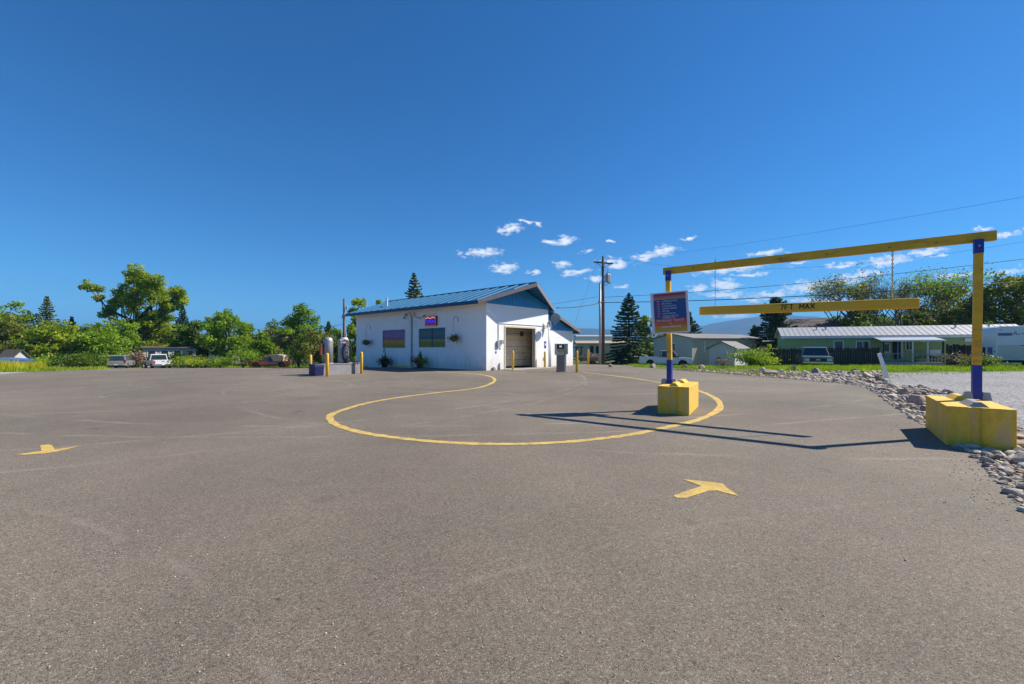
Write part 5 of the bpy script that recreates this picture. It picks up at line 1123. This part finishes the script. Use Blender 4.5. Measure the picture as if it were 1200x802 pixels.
MB().tube([(0,0,-.4), (0,0,7.35-p2.z)], [.12, .09], 10).build('pole', M['grey_metal'], u2, smooth=True); MB().lathe([(.05, 0), (.09, .04), (.02, .1)], 10, (0,0,7.35-p2.z)).build('cap', M['grey_metal'], u2)
A = Vector((pp.x, pp.y, 0))
def on(z): return A+Vector((0, -.15, z))
zc_ = EYE+(407-354)/500*40; zl = EYE+(407-347)/500*40
wire('service_cable', [P3(652, 361, 33.5), on(zc_)], 'thick service cable from the wash building to the transformer pole', .15, .035)
wire('power_line', [P3(560, 366, 60), P3(700, 348, 40)], 'thin wire running left from the transformer pole behind the roof', .2, .014)
wire('service_cable', [on(zc_-.08), P3(1300, 322, 26)], 'thick lower cable from the transformer pole across the yard to the right', .35, .03)
wire('power_line', [on(zl-.15), P3(1300, 291, 26)], 'middle wire from the transformer pole across the yard to the right', .4, .017)
wire('power_line', [P3(712, 302, 40)-Vector((0,0,0)), P3(1300, 265, 22)], 'faint upper wire from the cross arm passing beneath the gantry beam', 1.6, .006)
wire('power_line', [P3(740, 303, 75), P3(1300, 213, 26)], 'faint topmost wire rising to the upper right corner', .4, .010)
wire('guy_wire', [P3(700, 306, 40), P3(674, 378, 36)], 'thin guy wire slanting down left from the transformer pole', 0, .010)
sp = gp(403, 48); s3 = empty('utility_pole', sp, 0, 'slender wooden utility pole at the left end of the wash building', 'utility pole')
MB().tube([(0,0,-.4), (0,0,6.9-sp.z)], [.15, .10], 10).build('pole', M['pole'], s3, smooth=True); MB().box(-.2, .2, -.08, .08, 5.5, 5.9).lathe([(.08, 0), (.12, .3), (.08, .4)], 8, (.32, 0, 6.5)).build('fitting', M['grey_metal'], s3)
wire('service_cable', [P3(345, 389, 70), Vector((sp.x, sp.y, P3(403, 380, 48).z))], 'thin wire reaching the slender pole from the left', .1, .02)
wire('service_cable', [Vector((sp.x, sp.y, P3(403, 376, 48).z)), P3(430, 371, 38)], 'short wire from the slender pole to the wash building eave', .2, .012)

# leaning white post
wl = at(1041, 443); lp_ = empty('marker_post', wl, 0, 'leaning white flat-board marker post among the border boulders', 'post')
d = Vector((-.42, 0, 1.12)); MB().beam((0,0,-.15), tuple(d*1.03), .05, .16, (1,0,0)).build('board', M['white_p'], lp_, bevel=.004); MB().lathe([(.01, 0), (.014, .01)], 6, (-.38, -.09, 1.0), 'y').build('screw', M['rust'], lp_)

# ================================================================ trees
def P0(px, Y): return gp(px, Y)
T = broadleaf
T('broadleaf_tree', 'bright green broadleaf tree cut by the left edge of the photo', P0(-6, 58), 9.2, 9, M['leaf_g'], 1, 6000, .19, .1, 26)
T('broadleaf_tree', 'dark green tree behind the far-left bush line', P0(30, 64), 7.6, 7, M['leaf_d'], 2, 4500, .2, .1, 22)
conifer('conifer_tree', 'narrow olive conifer rising above the far-left bushes', P0(55, 58), 8.7, 5.6, M['needle_y'], 3, 1.5, .17, .1, .3)
T('broadleaf_tree', 'light green bushy tree below the olive conifer', P0(62, 50), 5.0, 6.5, M['leaf_y'], 4, 4500, .16, .04, 20)
T('broadleaf_tree', 'dark green bushy tree at far left above the blue tarpaulin', P0(8, 50), 6.0, 7, M['leaf_o'], 41, 4000, .17, .05, 18)
conifer('conifer_tree', 'small dark ragged conifer top left of the big cottonwood', P0(84, 66), 6.8, 3.6, M['needle'], 5, .9, .2, .1, .5)
bare_tree('dead_tree', 'dead grey twiggy tree between the dark ragged conifer and the round bushes', P0(91, 58), 4.6, 6, M['dead'], 500, .12)
T('broadleaf_tree', 'round green bushy tree left of the silver wagon', P0(108, 52), 5.0, 6.6, M['leaf_g'], 7, 5500, .16, .03, 22)
T('broadleaf_tree', 'bright rounded tree directly behind the silver wagon', P0(138, 62), 6.6, 7.6, M['leaf_g'], 8, 7500, .17, .04, 26)
T('cottonwood_tree', 'big spreading yellow-green cottonwood towering above the parked wagon', P0(160, 68), 14.6, 14.5, M['leaf_y'], 9, n=23000, leaf=.17, BL=[((a-160)*.136, (427-b)*.136, c*.136) for a, b, c in ((180,326,13),(163,327,10),(196,331,9),(171,338,11),(187,341,12),(205,347,9),(155,340,9),(127,338,8),(113,336,6),(119,347,6),(138,345,8),(146,354,9),(164,352,10),(200,360,8),(182,356,10),(128,362,6),(119,372,5),(140,367,8),(157,368,9),(174,370,9),(190,373,8),(148,380,8),(168,384,9),(178,338,10),(170,360,9),(192,352,8),(158,352,9),(176,378,9),(150,328,7),(202,340,9),(196,351,9),(207,352,8),(136,358,7),(186,366,9))])
T('cottonwood_tree', 'second yellow-green cottonwood crown low behind the big one', P0(172, 74), 9.2, 9, M['leaf_y'], 10, n=4500, leaf=.22, base=.1, blobs=18)
T('broadleaf_tree', 'golden-green tree behind the white pickup', P0(186, 73), 8.0, 7.5, M['leaf_y'], 11, 5000, .19, .04, 20)
conifer('conifer_tree', 'dark spruce right of the big cottonwood', P0(214, 68), 8.6, 4.6, M['needle'], 12, 1.2, .2, .08, .3)
T('broadleaf_tree', 'mid green tree in front of the dark spruce beside the white pickup', P0(219, 66), 5.8, 5.6, M['leaf_g'], 13, 4800, .18, .03, 20)
T('broadleaf_tree', 'dark green tree between the spruce and the twin-crowned tree', P0(237, 66), 6.6, 6.4, M['leaf_d'], 14, 4500, .19, .05, 20)
T('broadleaf_tree', 'twin-crowned leafy tree left of centre of the far-left treeline', P0(268, 62), 7.3, 8.2, M['leaf_g'], 15, 8000, .18, .1, 28, openness=.2)
T('broadleaf_tree', 'low olive tree just left of the faded red truck', P0(297, 68), 5.6, 6.4, M['leaf_g'], 16, 4500, .18, .05, 20)
T('broadleaf_tree', 'small light green tree behind the faded red truck', P0(312, 72), 5.8, 6.6, M['leaf_o'], 17, 4000, .18, .05, 18)
bare_tree('dead_tree', 'dead grey twiggy tree above the faded red truck', P0(327, 66), 5.2, 18, M['dead'], 900, .14, 1.3)
T('broadleaf_tree', 'rounded green tree standing taller left of the slender pole', P0(350, 66), 8.4, 8.2, M['leaf_g'], 19, 6500, .19, .1, 24, openness=.15)
conifer('conifer_tree', 'small pointed conifer directly left of the slender pole', P0(385, 66), 6.2, 4.0, M['needle'], 20, 1.2, .18, .05, .25)
T('broadleaf_tree', 'dense olive bush behind the vacuum island', P0(366, 55), 4.7, 7.0, M['leaf_o'], 21, 6500, .15, .02, 24)
T('broadleaf_tree', 'low green tree behind the two vacuums', P0(395, 60), 5.0, 5.6, M['leaf_g'], 22, 4500, .16, .02, 18)
T('broadleaf_tree', 'green tree against the left end of the wash building', P0(416, 58), 7.2, 4.6, M['leaf_g'], 23, 4500, .18, .04, 18)
T('broadleaf_tree', 'sunlit yellow-green treetop showing over the roof, left one', P0(428, 76), 10.9, 6.4, M['leaf_y'], 24, 3500, .22, .2, 16)
T('broadleaf_tree', 'sunlit yellow-green treetop showing over the roof, next to the white vent', P0(449, 78), 11.6, 5.8, M['leaf_y'], 25, 3200, .22, .2, 14)
conifer('conifer_tree', 'pointed spruce top rising over the middle of the blue roof', P0(485, 62), 12.0, 8.0, M['needle_y'], 26, 1.8, .19, .1, .2)
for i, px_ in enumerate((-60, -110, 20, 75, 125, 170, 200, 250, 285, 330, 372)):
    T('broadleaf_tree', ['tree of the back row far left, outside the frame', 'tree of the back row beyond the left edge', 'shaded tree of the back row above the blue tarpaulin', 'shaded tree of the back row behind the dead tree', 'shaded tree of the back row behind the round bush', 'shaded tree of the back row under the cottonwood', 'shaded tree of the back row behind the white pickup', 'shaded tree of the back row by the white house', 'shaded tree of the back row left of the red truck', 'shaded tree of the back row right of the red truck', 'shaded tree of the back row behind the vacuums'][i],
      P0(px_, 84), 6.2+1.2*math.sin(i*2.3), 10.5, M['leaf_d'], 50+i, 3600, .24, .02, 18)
for i, (px_, Y, h_, w_, m_, lab) in enumerate(((100, 49, 1.6, 3.2, 'leaf_d', 'dark shrub at the foot of the round bushes left of the wagon'), (112, 51, 1.8, 2.2, 'leaf_g', 'green shrub just left of the silver wagon'), (84, 47, 1.7, 3.0, 'leaf_d', 'dark low shrub below the light green tree'), (160, 57, 2.2, 1.7, 'dead', 'rust-brown dry shrub between the silver wagon and the white pickup'),
      (208, 59, 2.0, 2.2, 'leaf_g', 'green shrub right behind the white pickup'), (222, 56, 1.6, 3.4, 'leaf_y', 'yellow-green shrub in front of the pale boat'), (240, 58, 1.5, 3.0, 'leaf_d', 'dark shrub right of the pale boat'), (285, 58, 2.4, 3.6, 'leaf_g', 'leafy shrub at the left end of the red truck'), (350, 57, 2.6, 3.8, 'leaf_d', 'dark shrub right of the red truck'), (258, 58, 1.4, 3, 'leaf_g', 'low shrub under the twin-crowned tree'), (50, 46, 1.2, 2.6, 'leaf_g', 'low shrub beside the grey crate'))):
    shrub('shrub', lab, P0(px_, Y), h_, w_, M[m_], 70+i, 1500, .12)
# right side
conifer('spruce_tree', 'large dark spruce between the utility pole and the rules sign', P0(737, 62), 10.3, 8.2, M['needle'], 30, 2.4, .17, .05, .22, power=.8)
T('broadleaf_tree', 'light green tree right behind the large dark spruce', P0(762, 66), 8.2, 4.6, M['leaf_y'], 31, 4000, .18, .04, 16)
conifer('spruce_tree', 'dark spruce behind the rules sign', P0(806, 78), 9.2, 9.0, M['needle'], 32, 2.0, .2, .05, .22)
T('broadleaf_tree', 'dark tree tucked behind the left side of the rules sign', P0(776, 76), 7.5, 5, M['leaf_d'], 33, 3000, .2, .03, 16)
conifer('conifer_tree', 'tiny dark conifer at the foot of the mountains', P0(836, 120), 5.6, 4.2, M['needle'], 34, .8, .25)
for i, (px_, h_, w_) in enumerate(((846, 5.2, 6.5), (856, 5.8, 7), (867, 5.3, 6))):
    T('broadleaf_tree', ['round distant tree left in the small clump before the mountains', 'round distant tree in the middle of the small clump before the mountains', 'round distant tree right in the small clump before the mountains'][i], P0(px_, 120), h_, w_, M['leaf_o'], 90+i, 1800, .28, .05, 12, group='small clump of distant trees')
conifer('conifer_tree', 'blue-green conifer left of the tall ragged pine', P0(884, 64), 5.8, 4.6, M['needle'], 35, 1.8, .17, .05, .25)
T('broadleaf_tree', 'small green tree at the foot of the blue-green conifer', P0(889, 54), 3.0, 4.0, M['leaf_y'], 36, 2200, .14, .03, 14)
conifer('pine_tree', 'tall ragged dark pine beneath the 7FT MAX lettering', P0(909, 57), 9.2, 6.2, M['needle'], 37, 2.6, .2, .08, .42, power=.5)
T('broadleaf_tree', 'bright yellow-green bushy tree behind the fence left of the green home', P0(932, 48), 2.9, 5.6, M['leaf_y'], 38, 3600, .13, .03, 18)
T('broadleaf_tree', 'leafy tree behind the roof, left edge of the right-hand grove', P0(993, 66), 7.4, 8.5, M['leaf_y'], 39, 6500, .19, .08, 24)
T('broadleaf_tree', 'leafy upright tree beside the thin-leaved elm behind the hanging bar', P0(1003, 66), 11.8, 7.5, M['leaf_o'], 301, 5200, .17, .2, 20, openness=.3)
T('broadleaf_tree', 'dark leafy tree between the half-leafed elm and the olive tree', P0(1098, 66), 12.8, 9, M['leaf_o'], 302, 6500, .17, .2, 22, openness=.3)
T('broadleaf_tree', 'dark crown low behind the mostly bare elm', P0(1060, 68), 9.4, 8, M['leaf_d'], 303, 4500, .18, .1, 18)
bare_tree('elm_tree', 'thin-leaved elm with many bare branches behind the hanging bar', P0(1008, 64), 13.2, 140, M['leaf_o'], 3000, .15, 1.0, 6)
bare_tree('elm_tree', 'mostly bare dark elm rising behind the bar chain', P0(1045, 55), 11.4, 141, M['leaf_o'], 160, .13, 1.2, 6)
bare_tree('elm_tree', 'half-leafed elm between the bare elm and the right gantry post', P0(1092, 62), 13.4, 142, M['leaf_g'], 3600, .15, .95, 6)
T('broadleaf_tree', 'dark green tree above the porch roof', P0(1030, 60), 7.6, 10, M['leaf_d'], 43, 7000, .2, .06, 26)
T('broadleaf_tree', 'dark bluish-green tree above the middle of the white metal roof', P0(1064, 60), 8.0, 10, M['leaf_d'], 44, 7000, .2, .06, 26)
T('broadleaf_tree', 'olive green tree left of the right gantry post', P0(1100, 58), 9.2, 10.5, M['leaf_o'], 45, 8000, .2, .1, 28, openness=.1)
T('broadleaf_tree', 'low dark tree behind the right gantry post', P0(1140, 60), 7.2, 9, M['leaf_d'], 46, 6000, .2, .06, 22)
T('cottonwood_tree', 'open-crowned dark-limbed cottonwood right of the right gantry post', P0(1192, 52), 11.4, 11.5, M['leaf_o'], 47, 8500, .19, .32, 30, openness=.5)
T('broadleaf_tree', 'bright green bush above the camper roof at the right edge', P0(1204, 46), 4.6, 7, M['leaf_y'], 48, 4500, .15, .05, 20)
T('broadleaf_tree', 'dark tree behind the cottonwood at the right edge', P0(1170, 66), 7.0, 9, M['leaf_d'], 49, 5000, .2, .06, 20)
T('broadleaf_tree', 'tree just outside the right edge of the frame', P0(1262, 52), 9, 9, M['leaf_o'], 149, 3500, .22, .06, 18)
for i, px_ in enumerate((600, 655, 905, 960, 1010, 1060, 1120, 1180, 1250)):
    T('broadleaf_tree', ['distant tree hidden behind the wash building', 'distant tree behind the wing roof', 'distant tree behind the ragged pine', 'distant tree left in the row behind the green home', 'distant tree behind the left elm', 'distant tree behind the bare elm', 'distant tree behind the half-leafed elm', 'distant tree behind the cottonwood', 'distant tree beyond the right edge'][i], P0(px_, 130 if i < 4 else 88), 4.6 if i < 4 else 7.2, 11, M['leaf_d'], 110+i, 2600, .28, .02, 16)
shrub('shrub', 'bright green leafy shrub beside the weathered fence section', P0(878, 36.0), 1.45, 2.7, M['grass'], 160, 3000, .09)
shrub('shrub', 'lower green shrub right of the bright leafy one', P0(893, 35), .95, 2.2, M['leaf_y'], 161, 1800, .08)
shrub('shrub', 'dry reddish twiggy shrub in front of the white shed', P0(847, 35), .85, 1.2, M['dead'], 162, 700, .05)
shrub('shrub', 'dry reddish shrub left of the camper', P0(1133, 31.5), 1.1, 2.4, M['dead'], 163, 1100, .07)
shrub('shrub', 'dark green shrub left of the camper wheels', P0(1148, 30), .9, 1.8, M['leaf_d'], 164, 900, .08)
# distant treeline: reads as one mass
C = []
for i in range(9000):
    px_ = rnd.choice((rnd.uniform(-500, 760), rnd.uniform(660, 1600))); Y = rnd.uniform(150, 210); hh = 4.2+2.4*noise.noise(Vector((px_*.045, Y*.05, 1)))+1.2*noise.noise(Vector((px_*.3, 0, 4)))
    C.append(((px_-600)/500*Y, Y, -.8+rnd.random()**.7*hh))
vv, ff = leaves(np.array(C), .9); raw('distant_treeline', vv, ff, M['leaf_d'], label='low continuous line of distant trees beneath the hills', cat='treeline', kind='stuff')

# ================================================================ grass
def pts(*a): return [tuple(gp(px_, Y))[:2] for px_, Y in a]
blades('grass', [(pts((-80, 44), (-60, 24), (0, 27.5), (95, 36), (130, 48), (100, 52)), 17000, .34, .02), (pts((190, 57), (150, 53), (260, 59.5), (400, 60), (405, 66), (190, 66)), 9000, .3, .03),
   (pts((738, 35), (745, 31), (830, 28.5), (905, 27.5), (905, 42), (830, 44), (735, 50)), 11000, .22, .018), (pts((900, 27), (985, 24.5), (1145, 25.3), (1290, 26.5), (1290, 34), (1100, 36.5), (1000, 38.5), (900, 40)), 26000, .24, .018)], M['grass'], 'bright green grass along the yard and in front of the fence')
blades('tall_grass', [(pts((-80, 42), (-70, 25.5), (0, 29), (50, 34.5), (52, 42)), 14000, .85, .02)], M['grass_y'], 'tall yellow-green grass at the far left edge of the lot')
blades('weeds', [([(13.6,17), (15.5,20), (22,23.5), (36,25.5), (36,24.6), (22,22.3), (15,18)], 1500, .14, .012), ([(10.0,27), (12.5,20.5), (14.5,20.5), (12.0,27.5)], 1300, .22, .014)], M['leaf_o'], 'sparse weeds between the border stones and the gravel', 'weeds')

# ================================================================ stones
def rock_mesh(seed, sub=2, flat_=.6, ang=False):
    bm = bmesh.new(); bmesh.ops.create_icosphere(bm, subdivisions=sub, radius=1); r = random.Random(seed); cuts = [Vector((r.uniform(-1,1), r.uniform(-1,1), r.uniform(-.6,1))).normalized() for _ in range(7)]
    for v in bm.verts:
        c = v.co.copy()
        for k in cuts:
            d_ = c.dot(k)-(.55 if ang else .72)
            if d_ > 0: c -= k*d_*(1 if ang else .85)
        c *= 1+.10*noise.noise(c*1.6+Vector((seed*3, 0, 0))); v.co = Vector((c.x*1.15, c.y*.85, c.z*flat_))
    me = bpy.data.meshes.new('stone'); bm.to_mesh(me); bm.free(); (None if ang else me.shade_smooth()); return me
mats_ = ['stone', 'stone_red', 'stone_pale', 'stone_dark']
RM = []
for i in range(12): me = rock_mesh(i, 2, rnd.uniform(.5, .75), i % 3 != 0); me.materials.append(M[mats_[(0,0,1,2,3,0,2,1,0,3,2,2)[i]]]); RM.append(me)
# border: points scattered along the stone side of the edge
def edge_pt(t):
    i = min(int(t), len(EDGE)-2); a, b = Vector(EDGE[i]), Vector(EDGE[i+1]); p = a.lerp(b, t-i); d_ = (b-a).normalized(); return p, Vector((d_.y, -d_.x))
cells = {}; small = []; big = []
def try_place(x, y, r_):
    k = (int(x/.3), int(y/.3))
    for i in (-1, 0, 1):
        for j in (-1, 0, 1):
            for (a, b, rr) in cells.get((k[0]+i, k[1]+j), ()):
                if (a-x)**2+(b-y)**2 < ((rr+r_)*.78)**2: return False
    cells.setdefault(k, []).append((x, y, r_)); return True
blk = lambda x, y: abs((x-7.15)*.6+(y-6.73)*.8) < .93 and abs((x-7.15)*.8-(y-6.73)*.6) < .42
for n_i in range(26000):
    t = rnd.uniform(1.2, 12.6); p, nrm = edge_pt(t); wdt = .95 if p.y < 8 else 1.3 if p.y < 14 else (1.9 if p.y < 22 else 2.6); off = rnd.random()**.8*wdt-.02
    q = p+nrm*off; r_ = rnd.choice((.035, .045, .06, .08, .11)) * (1 if off > .25 else .6)
    if blk(q.x, q.y) or not try_place(q.x, q.y, r_): continue
    (big if r_ > .034 else small).append((q.x, q.y, r_))
for n_i in range(9000):
    x = rnd.uniform(10.5, 21); y = rnd.uniform(16, 25.8)
    if x < 13.2-(y-16.4)*.28+.1 or x > 13.6+(y-16.2)*.95 or y > 25.6-(x-11)*.12: continue
    if noise.noise(Vector((x*.6, y*.6, 5))) < -.32: continue
    r_ = rnd.choice((.035, .05, .05, .07, .07, .10, .14))
    if try_place(x, y, r_): big.append((x, y, r_))
big.sort(key=lambda s_: -s_[2]/math.hypot(s_[0], s_[1])*(1 if s_[0] < s_[1]*1.22 else .0))
indiv, rest = big[:285], big[285:]+small
def stone_obj(x, y, r_, me): 
    o = bpy.data.objects.new('border_stone', me); COL.objects.link(o); o.location = (x, y, zt(x, y)+r_*rnd.uniform(.2, .42)+.006); s_ = r_; o.scale = (s_*rnd.uniform(.8,1.25), s_*rnd.uniform(.75,1.05), s_*rnd.uniform(.8,1.1)); o.rotation_euler = (rnd.uniform(-.3,.3), rnd.uniform(-.3,.3), rnd.uniform(0, 6.28)); return o
for x, y, r_ in indiv: tag(stone_obj(x, y, r_*1.15, RM[rnd.randrange(12)]), 'one of the small river stones lining the right edge of the asphalt', 'stone', 'river stones along the asphalt edge')
lows = [rock_mesh(100+i, 1, .65) for i in range(5)]
arr = [np.array([tuple(v.co) for v in m_.vertices]) for m_ in lows]; fac = [np.array([tuple(p_.vertices) for p_ in m_.polygons]) for m_ in lows]
for mi, mm in enumerate(mats_):
    VV, FF, b_ = [], [], 0
    for k, (x, y, r_) in enumerate(rest):
        if (k*7+3) % 10 not in ((0,1,2,3), (4,5), (6,7), (8,9))[mi]: continue
        i = k % 5; a = rnd.uniform(0, 6.28); c_, s_ = math.cos(a), math.sin(a); v = arr[i]*r_*np.array([rnd.uniform(.9,1.5), 1, .9]); v = np.stack([v[:,0]*c_-v[:,1]*s_+x, v[:,0]*s_+v[:,1]*c_+y, v[:,2]+zt(x,y)+r_*.35], 1)
        VV.append(v); FF.append(fac[i]+b_); b_ += len(v)
    raw('border_stones', np.concatenate(VV), np.concatenate(FF), M[mm], smooth=True, label=['grey', 'reddish', 'pale', 'dark'][mi]+' small stones scattered along the asphalt edge', cat='stones', kind='stuff')
pb = [tuple(Vector(EDGE[i])+edge_pt(i)[1]*0) for i in range(1, 13)]+[tuple(edge_pt(i-.001)[0]+edge_pt(i-.001)[1]*(1.4 if i < 9 else 2.2 if i < 11 else 2.7)) for i in range(12, 1, -1)]
sheet('pebble_bed', [(13.15,16.6), (15.0,17.6), (20.6,23.0), (20.6,24.4), (11.2,25.6), (11.05,24.1), (12.05,21.2), (12.75,18.4)], .0068, MPE, kind='structure')
sheet('pebble_bed', [(a, b) for a, b in pb], .0065, MPE, kind='structure')
# grit scattered on the asphalt
VV, FF, b_ = [], [], 0
for k in range(1500):
    if k < 700: t = rnd.uniform(1.0, 12.5); p, nrm = edge_pt(t); q = p-nrm*rnd.expovariate(5); r_ = rnd.uniform(.003, .011)
    else: y = 1.6+rnd.random()**1.6*14; q = Vector((rnd.uniform(-1.2, .95)*y, y)); r_ = rnd.uniform(.003, .0075)
    i = k % 5; v = arr[i]*r_+np.array([q.x, q.y, zt(q.x, q.y)+.008+r_*.3]); VV.append(v); FF.append(fac[i]+b_); b_ += len(v)
raw('grit', np.concatenate(VV), np.concatenate(FF), M['stone'], smooth=False, label='loose grit and tiny stones scattered over the asphalt', cat='grit', kind='stuff')
# boulders
bould = [((1098, 478), .0, 'none', None)]
for i, (px_, py_, sx_, m_, lab) in enumerate(((1072, 476, .40, 'stone_red', 'largest rounded boulder just left of the right yellow block'), (1058, 463, .33, 'stone_red', 'long low boulder behind the largest rounded one'), (1047, 455, .26, 'stone', 'small brown boulder right of the square one'),
    (1041, 452, .36, 'stone_pale', 'squarish tan boulder at the foot of the leaning white post'), (1030, 447, .36, 'stone_dark', 'dark flat boulder left of the leaning white post'), (1016, 444, .48, 'stone_red', 'brown boulder farther left of the leaning post'),
    (956, 438, .60, 'stone_dark', 'dark bluish boulder below the grey-green pickup truck'), (903, 440, .52, 'stone_red', 'reddish wedge boulder below the green shrubs'), (893, 437, .45, 'stone_pale', 'pale boulder left of the reddish wedge one'), (928, 434, .45, 'stone_red', 'pinkish boulder left of the grey-green pickup'),
    (983, 440, .25, 'stone_dark', 'small dark boulder right of the bluish one'), (1001, 436, .38, 'stone_red', 'rusty boulder on the grass edge left of the leaning post'), (823, 432.5, .40, 'stone_red', 'brown boulder in front of the white shed, left side'), (765, 431, .50, 'stone_dark', 'dark flat boulder under the tail of the old pickup'),
    (802, 431.5, .38, 'stone_red', 'brown boulder below the nose of the old pickup'), (1196, 545, .22, 'stone', 'grey boulder cut by the right edge beside the yellow block'), (1180, 500, .17, 'stone_red', 'reddish stone behind the right end of the yellow block'), (716, 430.3, .35, 'stone_red', 'low brown rock on the grass edge right of the utility pole'))):
    p = at(px_, py_); me = rock_mesh(200+i, 3, .85, True); me.materials.append(M[m_]); o = bpy.data.objects.new('boulder', me); COL.objects.link(o); o.location = (p.x, p.y, p.z+sx_*.2); o.scale = (sx_*.62, sx_*.5, sx_*.62); o.rotation_euler = (0, 0, i*1.3); tag(o, lab, 'boulder', 'boulders along the lot edge')

# ================================================================ air
hz = bpy.data.materials.new('haze_air'); hz.use_nodes = True; t = hz.node_tree; t.nodes.clear()
pv = N(t, 'ShaderNodeVolumePrincipled'); pv.inputs['Density'].default_value = .00018; pv.inputs['Color'].default_value = (.20,.52,1.0,1); pv.inputs['Anisotropy'].default_value = 0
om = N(t, 'ShaderNodeOutputMaterial'); LK(t, pv.outputs[0], om.inputs['Volume'])
MB().box(-12500, 12500, -12500, 12500, -25, 425).build('haze', hz, None, kind='stuff', label='thin blue air haze over the whole place', cat='haze')
